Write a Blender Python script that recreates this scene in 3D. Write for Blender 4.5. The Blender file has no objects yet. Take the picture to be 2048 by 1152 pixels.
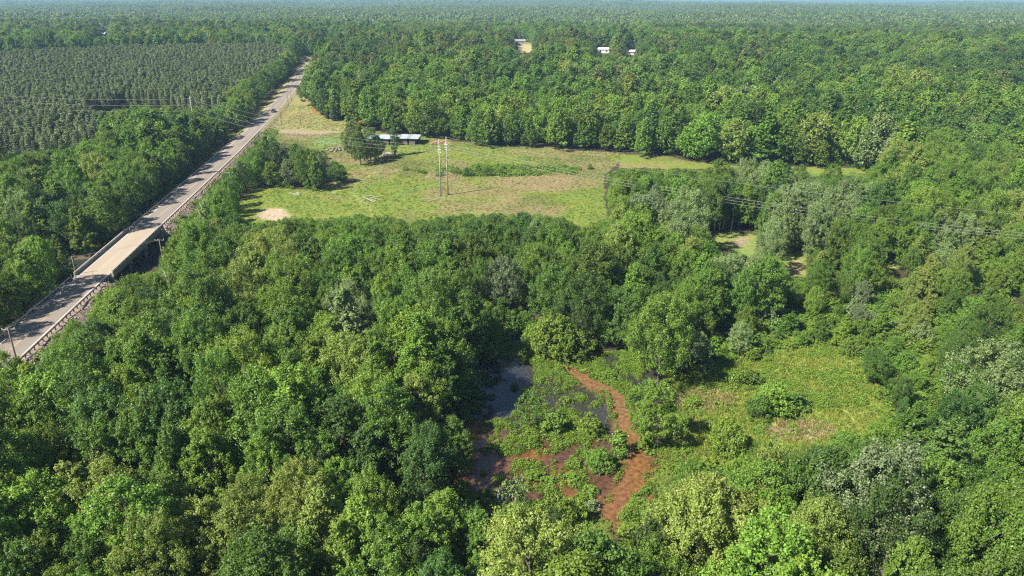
import bpy, math, numpy as np
from mathutils import Vector
RNG = np.random.default_rng(7)
R = math.radians
sc = bpy.context.scene
col = sc.collection

# ------------------------------------------------------------------ camera, sky, sun, exposure
FPX, CAMH = 1435.0, 70.0                       # focal length in pixels of the 2048 wide photograph, drone height
PIT = math.atan(576 / FPX)
cd = bpy.data.cameras.new('camera'); cam = bpy.data.objects.new('camera', cd); col.objects.link(cam)
cam.location = (0, 0, CAMH); cam.rotation_euler = (math.pi / 2 - PIT, 0, 0)
cd.sensor_width = 36; cd.lens = 36 * FPX / 2048; cd.clip_start = 1; cd.clip_end = 60000
sc.camera = cam
SUN_EL, SUN_AZ = R(46), R(32)                  # sun stands over the left side, a little behind the camera
sdir = Vector((-math.cos(SUN_EL) * math.cos(SUN_AZ), -math.cos(SUN_EL) * math.sin(SUN_AZ), math.sin(SUN_EL)))
w = bpy.data.worlds.new('World'); sc.world = w; w.use_nodes = True
nt = w.node_tree; nt.nodes.clear()
sky = nt.nodes.new('ShaderNodeTexSky'); sky.sky_type = 'NISHITA'; sky.sun_disc = False
sky.sun_elevation = SUN_EL; sky.sun_rotation = math.atan2(sdir.x, sdir.y)
sky.air_density = 1.0; sky.dust_density = 0.3; sky.ozone_density = 2.0
bg = nt.nodes.new('ShaderNodeBackground'); bg.inputs['Strength'].default_value = 0.056
wo = nt.nodes.new('ShaderNodeOutputWorld')
nt.links.new(sky.outputs[0], bg.inputs[0]); nt.links.new(bg.outputs[0], wo.inputs[0])
sl = bpy.data.lights.new('sun', 'SUN'); sl.energy = 5.0; sl.angle = R(0.53); sl.color = (1.0, 0.93, 0.80)
so = bpy.data.objects.new('sun', sl); col.objects.link(so)
so.rotation_euler = sdir.to_track_quat('Z', 'Y').to_euler()
sc.view_settings.view_transform = 'Standard'; sc.view_settings.look = 'None'
sc.view_settings.exposure = 1.38; sc.view_settings.gamma = 1.0
cy = sc.cycles
cy.max_bounces = 5; cy.diffuse_bounces = 3; cy.glossy_bounces = 2; cy.transmission_bounces = 3
cy.volume_bounces = 0; cy.transparent_max_bounces = 4; cy.caustics_reflective = False; cy.caustics_refractive = False
cy.use_denoising = False; cy.filter_width = 1.2

# ------------------------------------------------------------------ pixel <-> place
cP, sP = math.cos(PIT), math.sin(PIT)
def proj(x, y, z):
    dz = z - CAMH; zc = y * cP - dz * sP; u = y * sP + dz * cP
    zc = np.where(np.abs(zc) < 1e-3, 1e-3, zc)
    px = 1024 + FPX * x / zc; py = 576 - FPX * u / zc
    bad = zc < 5
    return np.where(bad, -9999, px), np.where(bad, 9999, py), zc
def ray(px, py):
    cx, c = (px - 1024) / FPX, (576 - py) / FPX
    return np.array([cx, cP + c * sP, -sP + c * cP])
def inpoly(px, py, poly):
    px = np.asarray(px, float); py = np.asarray(py, float)
    ins = np.zeros(px.shape, bool); n = len(poly); j = n - 1
    for i in range(n):
        xi, yi = poly[i]; xj, yj = poly[j]
        if yi != yj:
            ins ^= ((yi > py) != (yj > py)) & (px < (xj - xi) * (py - yi) / (yj - yi) + xi)
        j = i
    return ins

# ------------------------------------------------------------------ noise and terrain
_T = np.random.default_rng(3).random((256, 256))
def vn(x, y, s, o=0.0):
    x = np.asarray(x, float) / s + 37.7 + o * 17.3; y = np.asarray(y, float) / s + 11.1 + o * 9.1
    i = np.floor(x).astype(int); j = np.floor(y).astype(int); fx = x - i; fy = y - j
    fx = fx * fx * (3 - 2 * fx); fy = fy * fy * (3 - 2 * fy)
    a = _T[i % 256, j % 256]; b = _T[(i + 1) % 256, j % 256]; c = _T[i % 256, (j + 1) % 256]; d = _T[(i + 1) % 256, (j + 1) % 256]
    return (a * (1 - fx) + b * fx) * (1 - fy) + (c * (1 - fx) + d * fx) * fy
def fbm(x, y, s, o=0.0, n=3):
    t = 0; a = 1; m = 0
    for k in range(n):
        t = t + a * vn(x, y, s / 2 ** k, o + k * 3.1); m += a; a *= 0.5
    return t / m
def sm(a, b, v):
    t = np.clip((np.asarray(v, float) - a) / (b - a), 0, 1); return t * t * (3 - 2 * t)
KY = [0, 285, 340, 400, 480, 560, 640, 720, 900, 1200, 1700, 2500, 4000, 6000, 8000, 11000, 16000]
KZ = [0, 0, 1.2, 3.2, 6.0, 10.0, 14.5, 16.5, 14, 15, 17, 22, 32, 43, 49, 48, 30]
RYK = [0, 330, 383, 437, 486, 548, 622, 690, 780, 900, 1100]
RZK = [4, 4, 4.8, 5.8, 7.4, 10.4, 16.2, 17.5, 14, 11, 12]
def rx(y): return -110 - 0.145 * (np.asarray(y, float) - 186)
def rz(y): return np.interp(y, RYK, RZK)
RN = math.sqrt(1 + 0.145 ** 2)
BR0, BR1 = 174.0, 213.0                        # the bridge spans this stretch of the road
STREAM_PX = [(1070, 690, 1.0), (1100, 708, 1.2), (1130, 735, 1.5), (1180, 765, 1.6), (1228, 790, 1.5), (1246, 825, 1.5), (1250, 858, 1.2),
             (1272, 890, 1.6), (1276, 935, 1.9), (1266, 965, 1.7), (1245, 1000, 1.6), (1225, 1035, 1.3)]
def flat(px, py, z=0.0):
    d = ray(px, py); t = (CAMH - z) / -d[2]; return d[0] * t, d[1] * t
STREAM = [(*flat(a, b), c) for a, b, c in STREAM_PX]
CREEK = [(-190, 176), (-150, 188), (-118, 196), (-96, 200), (-80, 190), (-60, 196), (-42, 192)]
def dist_line(x, y, pts):
    best = np.full(np.shape(x), 1e9); wid = np.ones(np.shape(x))
    for a, b in zip(pts[:-1], pts[1:]):
        ax, ay = a[0], a[1]; bx, by = b[0], b[1]
        l2 = (bx - ax) ** 2 + (by - ay) ** 2
        t = np.clip(((x - ax) * (bx - ax) + (y - ay) * (by - ay)) / l2, 0, 1)
        d = np.hypot(x - ax - t * (bx - ax), y - ay - t * (by - ay))
        ww = (a[2] * (1 - t) + b[2] * t) if len(a) > 2 else 1.0
        m = d < best; wid = np.where(m, ww, wid); best = np.minimum(best, d)
    return best, wid
MARSH_PX = [(945, 725), (985, 690), (1060, 682), (1110, 700), (1180, 712), (1262, 700), (1300, 735), (1262, 780), (1268, 850), (1330, 905),
            (1340, 960), (1300, 1000), (1270, 1060), (1200, 1075), (1140, 1085), (1080, 1095), (1000, 1110), (930, 1110), (915, 1000), (915, 850), (900, 838), (930, 790)]
MARSH = [flat(*p) for p in MARSH_PX]
POOLS = [[flat(*p) for p in q] for q in (
    [(950, 742), (975, 722), (1010, 716), (1050, 730), (1068, 752), (1062, 778), (1036, 800), (1026, 832), (985, 842), (955, 832)],
    [(1112, 785), (1150, 772), (1192, 776), (1218, 800), (1216, 832), (1180, 850), (1140, 826), (1118, 806)],
    [(922, 846), (985, 852), (1002, 880), (975, 896), (925, 902)],
    [(920, 915), (985, 908), (1010, 935), (1000, 962), (930, 962)],
    [(1168, 942), (1215, 930), (1255, 950), (1244, 1035), (1190, 1045), (1172, 1000), (1190, 970)],
    [(985, 988), (1080, 980), (1075, 1012), (1000, 1014)], [(940, 1040), (985, 1030), (990, 1085), (945, 1090)],
    [(1196, 704), (1240, 716), (1246, 744), (1222, 746), (1205, 722)], [(1345, 935), (1390, 925), (1385, 955), (1350, 965)])]
NEB = [flat(*p) for p in [(1000, 690), (1110, 696), (1240, 700), (1310, 745), (1262, 790), (1180, 770), (1110, 770), (1070, 735)]]
def terrain(x, y, road=True):
    x = np.asarray(x, float); y = np.asarray(y, float)
    ye = np.where(y > 0, np.sqrt(y * y + (0.45 * x) ** 2 * sm(700, 2500, y)), 0)
    z = np.interp(ye, KY, KZ)
    amp = np.interp(ye, [0, 450, 900, 2000, 5000, 9000], [0.0, 0.3, 5, 13, 17, 11])
    z = z + amp * 2 * (0.6 * vn(x, y, 420, 1) + 0.4 * vn(x, y, 1300, 2) - 0.5)
    z = z + np.interp(ye, [0, 1500, 3000, 6000, 9000], [0, 0, 11, 16, 12]) * (vn(x, y, 2600, 5) - 0.5) * 2
    z = z + 58 * np.exp(-((x + 7200) / 1500) ** 2 - ((y - 9400) / 900) ** 2) + 9 * np.exp(-((x + 3600) / 900) ** 2 - ((y - 9000) / 900) ** 2)
    z = z + 0.35 * (fbm(x, y, 14, 4) - 0.5) * sm(30, 60, y)
    # rise of the ground on the slope right of the road, and the clay cut
    if road:
        m = inpoly(x, y, MARSH)
        if np.any(m):
            xm, ym = x[m], y[m]
            h = -0.088 + 0.5 * (fbm(xm, ym, 6.5, 6, 2) - 0.48) + 0.75 * (fbm(xm, ym, 2.3, 16, 2) - 0.5) + np.where(inpoly(xm, ym, NEB), 0.22, 0.0)
            for q in POOLS:
                ip = inpoly(xm + 1.6 * (vn(xm, ym, 2.2, 8) - 0.5), ym + 1.6 * (vn(xm, ym, 2.2, 9) - 0.5), q)
                h = np.where(ip, np.minimum(h - 0.26, 0.02), h)
            d, wd = dist_line(xm + 1.5 * (vn(xm, ym, 3, 5) - 0.5), ym + 1.5 * (vn(xm, ym, 3, 7) - 0.5), STREAM)
            h = np.where(d < wd, -0.3, np.where(d < wd + 0.7, np.maximum(h, -0.02), h))
            z[m] = h
        dc, _ = dist_line(x, y, CREEK)
        z = np.where(dc < 9, np.minimum(z, -1.6 + 1.8 * sm(4, 9, dc)), z)
        d = np.abs(x - rx(y)) / RN
        br = sm(BR0 - 5, BR0 + 1, y) * (1 - sm(BR1 - 1, BR1 + 5, y))
        emb = rz(y) - 0.12 - np.clip(d - 5.3, 0, 99) * 0.62
        emb = np.where(y < -50, -99, emb)
        fade = 1 - sm(1000, 1100, y)
        e2 = emb * (1 - br) - 3 * br
        z = np.where((e2 > z) & (fade > 0), e2, z)
        cut = (d < 9) & (br < 0.01) & (y < 1000) & (y > -50)
        z = np.where(cut & (d <= 5.3), rz(y) - 0.12, np.where(cut, np.minimum(z, rz(y) - 0.12 + (d - 5.3) * 0.8), z))
    return z
def place(px, py):                              # where the ray of a pixel meets the terrain
    d = ray(px, py); lo, hi = 40.0, 15000.0
    ts = np.concatenate([np.arange(60, 1200, 0.5), np.geomspace(1200, 14000, 2000)])
    zz = CAMH + d[2] * ts
    tt = terrain(d[0] * ts, d[1] * ts, True)
    k = np.argmax(zz <= tt); t = ts[k]
    return float(d[0] * t), float(d[1] * t), float(tt[k])

# ------------------------------------------------------------------ helpers: meshes, things, materials
def mesh_np(name, v, f, attrs=None, fcol=None):
    v = np.ascontiguousarray(v, np.float32); f = np.ascontiguousarray(f, np.int32)
    me = bpy.data.meshes.new(name); k = f.shape[1]
    me.vertices.add(len(v)); me.vertices.foreach_set('co', v.ravel())
    me.loops.add(f.size); me.loops.foreach_set('vertex_index', f.ravel())
    me.polygons.add(len(f)); me.polygons.foreach_set('loop_start', np.arange(0, f.size, k, dtype=np.int32))
    me.polygons.foreach_set('loop_total', np.full(len(f), k, np.int32))
    for n, a in (attrs or {}).items():
        a = np.asarray(a, np.float32); dom = 'FACE' if len(a) == len(f) and len(a) != len(v) else 'POINT'
        at = me.attributes.new(n, 'FLOAT', dom); at.data.foreach_set('value', a)
    if fcol is not None:
        c4 = np.ones((len(v), 4), np.float32); c4[:, :3] = fcol
        at = me.attributes.new('tint', 'FLOAT_COLOR', 'POINT'); at.data.foreach_set('color', c4.ravel())
    me.update(calc_edges=True); return me
class MB:
    def __init__(s): s.v = []; s.f = []
    def box(s, c, d, rz_=0.0, ax=None):
        n = len(s.v); hx, hy, hz = d[0] / 2, d[1] / 2, d[2] / 2
        ca, sa = math.cos(rz_), math.sin(rz_)
        for dz in (-hz, hz):
            for dx, dy in ((-hx, -hy), (hx, -hy), (hx, hy), (-hx, hy)):
                s.v.append((c[0] + dx * ca - dy * sa, c[1] + dx * sa + dy * ca, c[2] + dz))
        for q in ((3, 2, 1, 0), (4, 5, 6, 7), (0, 1, 5, 4), (1, 2, 6, 5), (2, 3, 7, 6), (3, 0, 4, 7)):
            s.f.append(tuple(n + i for i in q))
        return s
    def hexa(s, pts):
        n = len(s.v); s.v += [tuple(p) for p in pts]
        for q in ((3, 2, 1, 0), (4, 5, 6, 7), (0, 1, 5, 4), (1, 2, 6, 5), (2, 3, 7, 6), (3, 0, 4, 7)):
            s.f.append(tuple(n + i for i in q))
        return s
    def tube(s, pts, rad, n=6, cap=True):
        pts = [Vector(p) for p in pts]; b = len(s.v)
        if not hasattr(rad, '__len__'): rad = [rad] * len(pts)
        for i, p in enumerate(pts):
            t = (pts[min(i + 1, len(pts) - 1)] - pts[max(i - 1, 0)]).normalized()
            a = t.orthogonal().normalized() if abs(t.z) < 0.99 else Vector((1, 0, 0))
            if abs(t.z) < 0.99: a = t.cross(Vector((0, 0, 1))).normalized()
            c = t.cross(a).normalized()
            for k in range(n):
                th = 2 * math.pi * k / n; s.v.append(tuple(p + (a * math.cos(th) + c * math.sin(th)) * rad[i]))
        for i in range(len(pts) - 1):
            for k in range(n):
                k2 = (k + 1) % n; s.f.append((b + i * n + k, b + i * n + k2, b + (i + 1) * n + k2, b + (i + 1) * n + k))
        if cap:
            s.f.append(tuple(b + k for k in reversed(range(n)))); e = b + (len(pts) - 1) * n; s.f.append(tuple(e + k for k in range(n)))
        return s
    def mesh(s, name, mat=None, smooth=False):
        me = bpy.data.meshes.new(name); me.from_pydata(s.v, [], s.f); me.update()
        if mat: me.materials.append(mat)
        if smooth: me.polygons.foreach_set('use_smooth', [True] * len(me.polygons))
        return me
def obj(name, me, parent=None, mat=None, loc=None):
    o = bpy.data.objects.new(name, me); col.objects.link(o)
    if parent: o.parent = parent
    if mat is not None and me is not None:
        if len(me.materials) == 0: me.materials.append(mat)
        elif me.materials[0] != mat:
            o.material_slots[0].link = 'OBJECT'; o.material_slots[0].material = mat
    if loc is not None: o.location = loc
    return o
def tag(o, label=None, cat=None, group=None, kind=None):
    for k, v in (('label', label), ('category', cat), ('group', group), ('kind', kind)):
        if v: o[k] = v
    return o
def thing(name, label, cat, loc=(0, 0, 0), rz_=0.0, group=None):
    o = bpy.data.objects.new(name, None); col.objects.link(o); o.location = loc; o.rotation_euler = (0, 0, rz_)
    o.empty_display_size = 0.5
    return tag(o, label, cat, group)

def new_mat(name):
    m = bpy.data.materials.new(name); m.use_nodes = True; n = m.node_tree; n.nodes.clear()
    out = n.nodes.new('ShaderNodeOutputMaterial'); return m, n, out
def N(n, t, **kw):
    x = n.nodes.new(t)
    for k, v in kw.items(): setattr(x, k, v)
    return x
def simple(name, c, rough=0.7, metal=0.0, noise=0.25, scale=3.0, bump=0.0):
    m, n, out = new_mat(name)
    b = N(n, 'ShaderNodeBsdfPrincipled'); b.inputs['Roughness'].default_value = rough; b.inputs['Metallic'].default_value = metal
    tc = N(n, 'ShaderNodeTexCoord'); nz = N(n, 'ShaderNodeTexNoise'); nz.inputs['Scale'].default_value = scale; nz.inputs['Detail'].default_value = 5
    n.links.new(tc.outputs['Object'], nz.inputs['Vector'])
    mx = N(n, 'ShaderNodeMix', data_type='RGBA'); mx.inputs[6].default_value = (*[x * (1 - noise) for x in c], 1); mx.inputs[7].default_value = (*[min(1, x * (1 + noise)) for x in c], 1)
    n.links.new(nz.outputs['Fac'], mx.inputs[0]); n.links.new(mx.outputs[2], b.inputs['Base Color'])
    if bump:
        bp = N(n, 'ShaderNodeBump'); bp.inputs['Strength'].default_value = bump; n.links.new(nz.outputs['Fac'], bp.inputs['Height']); n.links.new(bp.outputs[0], b.inputs['Normal'])
    n.links.new(b.outputs[0], out.inputs[0]); return m
def leaf_mat(name, c, hv=0.014, vv=0.28, tr=0.35, tint=None, spec=0.35):
    m, n, out = new_mat(name)
    oi = N(n, 'ShaderNodeObjectInfo')
    at = N(n, 'ShaderNodeAttribute', attribute_name='lv'); ah = N(n, 'ShaderNodeAttribute', attribute_name='hv')
    hs = N(n, 'ShaderNodeHueSaturation'); hs.inputs['Color'].default_value = (*c, 1)
    mh = N(n, 'ShaderNodeMapRange'); mh.inputs[3].default_value = 0.5 - hv; mh.inputs[4].default_value = 0.5 + hv
    ad = N(n, 'ShaderNodeMath', operation='ADD'); fr = N(n, 'ShaderNodeMath', operation='FRACT')
    n.links.new(oi.outputs['Random'], ad.inputs[0]); n.links.new(ah.outputs['Fac'], ad.inputs[1]); n.links.new(ad.outputs[0], fr.inputs[0])
    n.links.new(fr.outputs[0], mh.inputs[0]); n.links.new(mh.outputs[0], hs.inputs['Hue'])
    m7 = N(n, 'ShaderNodeMath', operation='MULTIPLY'); m7.inputs[1].default_value = 7.31
    f7 = N(n, 'ShaderNodeMath', operation='FRACT'); n.links.new(ad.outputs[0], m7.inputs[0]); n.links.new(m7.outputs[0], f7.inputs[0])
    mv = N(n, 'ShaderNodeMapRange'); mv.inputs[3].default_value = 1 - vv; mv.inputs[4].default_value = 1 + vv; n.links.new(f7.outputs[0], mv.inputs[0])
    ml = N(n, 'ShaderNodeMapRange'); ml.inputs[3].default_value = 0.62; ml.inputs[4].default_value = 1.38; n.links.new(at.outputs['Fac'], ml.inputs[0])
    mm = N(n, 'ShaderNodeMath', operation='MULTIPLY'); n.links.new(mv.outputs[0], mm.inputs[0]); n.links.new(ml.outputs[0], mm.inputs[1])
    n.links.new(mm.outputs[0], hs.inputs['Value'])
    b = N(n, 'ShaderNodeBsdfPrincipled'); b.inputs['Roughness'].default_value = 0.5; b.inputs['Specular IOR Level'].default_value = spec
    n.links.new(hs.outputs[0], b.inputs['Base Color'])
    t = N(n, 'ShaderNodeBsdfTranslucent')
    tm = N(n, 'ShaderNodeMix', data_type='RGBA', blend_type='MULTIPLY'); tm.inputs[0].default_value = 1; tm.inputs[7].default_value = (1.35, 1.3, 0.6, 1)
    n.links.new(hs.outputs[0], tm.inputs[6]); n.links.new(tm.outputs[2], t.inputs[0])
    ms = N(n, 'ShaderNodeMixShader'); ms.inputs[0].default_value = tr
    n.links.new(b.outputs[0], ms.inputs[1]); n.links.new(t.outputs[0], ms.inputs[2]); n.links.new(ms.outputs[0], out.inputs[0])
    return m

# ------------------------------------------------------------------ foliage materials
SPEC = {
    'mid':   (leaf_mat('leaf_mid', (0.104, 0.184, 0.026)), 'mid green'),
    'dark':  (leaf_mat('leaf_dark', (0.070, 0.136, 0.026)), 'dark green'),
    'fresh': (leaf_mat('leaf_fresh', (0.132, 0.224, 0.028)), 'bright green'),
    'yel':   (leaf_mat('leaf_yellow', (0.190, 0.250, 0.050), hv=0.010, vv=0.15), 'yellowish green'),
    'pale':  (leaf_mat('leaf_pale', (0.155, 0.222, 0.075), hv=0.008, vv=0.15, tr=0.25), 'pale silvery green'),
    'grey':  (leaf_mat('leaf_grey', (0.145, 0.195, 0.088), hv=0.008, vv=0.15, tr=0.25), 'thin greyish green'),
    'olive': (leaf_mat('leaf_olive', (0.128, 0.158, 0.045)), 'olive green'),
    'lush':  (leaf_mat('leaf_lush', (0.165, 0.260, 0.034), hv=0.012, vv=0.22, tr=0.4), 'lush light green'),
}
M_PINE = leaf_mat('needles', (0.130, 0.172, 0.068), hv=0.01, vv=0.25, tr=0.12, spec=0.2)
M_CEDAR = leaf_mat('cedar_needles', (0.075, 0.115, 0.036), hv=0.01, vv=0.2, tr=0.12, spec=0.2)
M_FAR = leaf_mat('leaf_far', (0.108, 0.166, 0.036), hv=0.018, vv=0.42, tr=0.3)
M_BARK = simple('bark', (0.095, 0.078, 0.062), 0.9, noise=0.4, scale=4, bump=0.4)
M_PALEBARK = simple('pale_bark', (0.42, 0.36, 0.29), 0.9, noise=0.3, scale=4, bump=0.3)
M_GRASS2 = leaf_mat('meadow_blades', (0.250, 0.300, 0.058), hv=0.02, vv=0.2, tr=0.4, spec=0.2)
M_DRYLEAF = leaf_mat('dry_grass', (0.26, 0.205, 0.105), hv=0.01, vv=0.25, tr=0.25, spec=0.1)
M_GRASS = leaf_mat('grass_blades', (0.140, 0.195, 0.032), hv=0.02, vv=0.25, tr=0.35, spec=0.2)

# ------------------------------------------------------------------ plant shapes
def cards(rng, c, nrm, size, fold=0.14, asp=0.62):
    n = len(c)
    nrm = nrm / np.linalg.norm(nrm, axis=1, keepdims=True)
    r = rng.normal(size=(n, 3)); u = np.cross(nrm, r); u /= np.linalg.norm(u, axis=1, keepdims=True) + 1e-9
    w_ = np.cross(nrm, u); s = size[:, None]
    v = np.empty((n, 4, 3))
    v[:, 0] = c - u * s * 0.55; v[:, 1] = c + w_ * s * asp * 0.6 + nrm * s * fold
    v[:, 2] = c + u * s * 0.6; v[:, 3] = c - w_ * s * asp * 0.6 + nrm * s * fold
    f = np.arange(n * 4).reshape(n, 4)
    return v.reshape(-1, 3), f
PROF = {
    'round': lambda t: np.sqrt(np.clip(1 - (1.9 * t - 0.86) ** 2, 0.03, 1)),
    'oval': lambda t: np.clip(0.55 + 1.5 * t, 0, 1) * np.sqrt(np.clip(1 - np.clip((t - 0.35) / 0.66, 0, 1) ** 2, 0.02, 1)),
    'cone': lambda t: np.clip(0.6 + 2.2 * t, 0, 1) * np.clip(1.06 - 0.98 * t, 0.05, 1) ** 0.8,
    'flat': lambda t: np.clip(0.4 + 1.0 * t, 0, 1) * np.sqrt(np.clip(1 - np.clip((t - 0.55) / 0.46, 0, 1) ** 2, 0.05, 1)),
    'bush': lambda t: np.sqrt(np.clip(1 - (0.98 * t) ** 2, 0.03, 1)),
}
def make_crown(seed, prof, Rr, z0, z1, nl, lr, n, ls, spike=0.35, inner=0.12, up=0.45, jit=0.75):
    rng = np.random.default_rng(seed); P = PROF[prof]
    t = (np.arange(nl) + rng.random(nl)) / nl; t = 0.02 + 0.96 * t ** 0.85
    a = np.arange(nl) * 2.39996 + rng.normal(0, 0.5, nl)
    wv = P(t); lrr = lr * rng.uniform(0.65, 1.35, nl) * (0.55 + 0.45 * wv)
    # uneven outline: the crown bulges in some directions
    ph = rng.random(4) * 6.28
    bul = 1 + 0.16 * np.sin(2 * a + ph[0]) + 0.12 * np.sin(3 * a + ph[1]) + 0.10 * np.sin(5 * t * 2 + ph[2] + a)
    rad = np.clip(Rr * wv * bul * (0.45 + 0.55 * np.sqrt(rng.random(nl))) - lrr * 0.35, 0, None)
    lc = np.stack([rad * np.cos(a), rad * np.sin(a), z0 + (z1 - z0) * t - lrr * 0.5], 1)
    # every lobe carries a handful of small leaf clumps, and the leaves sit on those
    ns = 11; sl_ = nl * ns
    sd = rng.normal(size=(sl_, 3)); sd[:, 2] += 0.55
    big = np.repeat(np.arange(nl), ns)
    outw = lc - np.array([0, 0, (z0 + z1) / 2]); outw /= np.linalg.norm(outw, axis=1, keepdims=True) + 1e-6
    sd += outw[big] * 0.9; sd /= np.linalg.norm(sd, axis=1, keepdims=True)
    sr = lrr[big] * rng.uniform(0.24, 0.48, sl_)
    scn = lc[big] + sd * (lrr[big] * rng.uniform(0.62, 1.18, sl_))[:, None]
    pr = sr ** 1.6; pr /= pr.sum()
    ks = rng.choice(sl_, n, p=pr); k = big[ks]
    d = rng.normal(size=(n, 3)); d[:, 2] += up * 0.9; d += sd[ks] * 0.8
    d /= np.linalg.norm(d, axis=1, keepdims=True)
    iss = rng.random(n) < spike
    ext = np.where(iss, rng.uniform(0.9, 1.75, n), rng.uniform(0.7, 1.05, n)) * sr[ks]
    pos = scn[ks] + np.where(iss[:, None], 0.55 * d + 0.75 * (sd[ks] + np.array([0, 0, 0.25])), d) * ext[:, None]
    keep = np.ones(n, bool)
    for i in range(0, n, 4000):
        dd = np.linalg.norm(pos[i:i + 4000, None, :] - lc[None], axis=2) / lrr[None]
        keep[i:i + 4000] = (dd.min(1) > 0.62) | (rng.random(len(dd)) < inner)
    pos, d, k, ks, iss = pos[keep], d[keep], k[keep], ks[keep], iss[keep]
    lob = rng.random(sl_); k = ks
    nrm = d * 0.75 + np.array([0, 0, up]) + rng.normal(size=d.shape) * jit * 0.62
    size = ls * rng.uniform(0.6, 1.25, len(pos))
    v, f = cards(rng, pos, nrm, size)
    lv = np.clip(0.5 + 0.30 * (rng.random(len(pos)) - 0.5) * 2 + 0.28 * (lob[k] - 0.5) + 0.1 * iss, 0, 1)
    me = mesh_np('crown', v, f, {'lv': lv}); me['lc'] = [float(x) for x in lc[:, :].ravel()]
    return me, lc
def make_trunk(seed, h, r0, lc, nlimb, mat, bare=0.0):
    rng = np.random.default_rng(seed); m = MB()
    bx, by = rng.normal(0, 0.25, 2)
    path = [(0, 0, -0.5), (0, 0, 0.3), (bx * 0.5, by * 0.5, h * 0.35), (bx, by, h * 0.65), (bx * 0.8, by * 1.2, h * 0.92)]
    m.tube(path, [r0 * 1.35, r0 * 1.05, r0 * 0.8, r0 * 0.5, r0 * 0.12], 7)
    if nlimb:
        for i in rng.choice(len(lc), min(nlimb, len(lc)), replace=False):
            e = lc[i]; zs = min(h * 0.85, max(h * 0.18, e[2] - 0.75 * math.hypot(e[0], e[1]) - 0.4))
            q = zs / h; s = (bx * min(1, q / .65), by * min(1, q / .65), zs)
            md = ((s[0] + e[0]) * 0.5 + rng.normal(0, .2), (s[1] + e[1]) * 0.5 + rng.normal(0, .2), s[2] + (e[2] - s[2]) * 0.4)
            m.tube([s, md, tuple(e)], [r0 * 0.38, r0 * 0.24, r0 * 0.06], 5, False)
    return m.mesh('trunk', mat, True)
# near forms (prof, radius, crown base, top, lobes, lobe radius, leaves, leaf size) for a tree 15 m tall
FORMS = [('round', 4.4, 3.8, 15, 46, 1.45), ('oval', 3.8, 3.0, 15, 46, 1.3), ('cone', 3.9, 2.6, 15, 50, 1.2), ('round', 4.9, 4.6, 15, 36, 1.7),
         ('flat', 4.8, 4.2, 15, 40, 1.5), ('oval', 4.1, 2.4, 15, 60, 1.1), ('round', 4.2, 3.2, 15, 70, 1.05), ('cone', 3.3, 2.2, 15, 44, 1.1)]
NEAR, MIDT, TRUNK, TRUNKM = [], [], [], []
for i, (p, rr, z0, z1, nl, lr) in enumerate(FORMS):
    me, lc = make_crown(100 + i, p, rr, z0, z1, nl, lr, 27000, 0.225)
    me.materials.append(SPEC['mid'][0]); NEAR.append(me)
    TRUNK.append(make_trunk(200 + i, 14, 0.26, lc, 14, M_BARK))
    me2, lc2 = make_crown(100 + i, p, rr, z0, z1, nl, lr, 5200, 0.50)
    me2.materials.append(SPEC['mid'][0]); MIDT.append(me2)
BUSH, BUSHST = [], []
for i, (p, rr, z1, nl, lr) in enumerate([('bush', 1.45, 2.6, 22, 0.6), ('bush', 1.7, 2.2, 26, 0.55), ('round', 1.35, 3.0, 24, 0.6), ('oval', 1.0, 3.2, 22, 0.5)]):
    me, lc = make_crown(300 + i, p, rr, 0.1, z1, nl, lr, 1700, 0.25, spike=0.45)
    me.materials.append(SPEC['fresh'][0]); BUSH.append(me)
    mb = MB()
    for q in lc[::3]: mb.tube([(q[0] * 0.1, q[1] * 0.1, -0.15), (q[0] * 0.5, q[1] * 0.5, q[2] * 0.5), tuple(q)], [0.06, 0.04, 0.015], 5, False)
    BUSHST.append(mb.mesh('stem', M_BARK, True))
BIGB = []
for i in range(3):
    me, lc = make_crown(320 + i, 'bush', 3.2, 0.1, 4.6, 46, 0.85, 10000, 0.24, spike=0.5); me.materials.append(SPEC['fresh'][0])
    mb = MB()
    for q in lc[::4]: mb.tube([(q[0] * 0.15, q[1] * 0.15, -0.15), (q[0] * 0.5, q[1] * 0.5, q[2] * 0.5), tuple(q)], [0.09, 0.06, 0.02], 5, False)
    BIGB.append((me, mb.mesh('stem', M_BARK, True)))
me, lc = make_crown(335, 'round', 3.0, 8.5, 15.5, 24, 1.1, 6500, 0.33)
me.materials.append(SPEC['mid'][0]); HIGH = me; HIGHT = make_trunk(336, 14, 0.2, lc, 10, M_PALEBARK)
me, lc = make_crown(330, 'round', 2.3, 2.6, 7.6, 26, 0.62, 2000, 0.26, spike=0.7, inner=0.3)
me.materials.append(SPEC['grey'][0]); AIRY = me; AIRYT = make_trunk(331, 7.2, 0.13, lc, 18, M_BARK)
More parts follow.
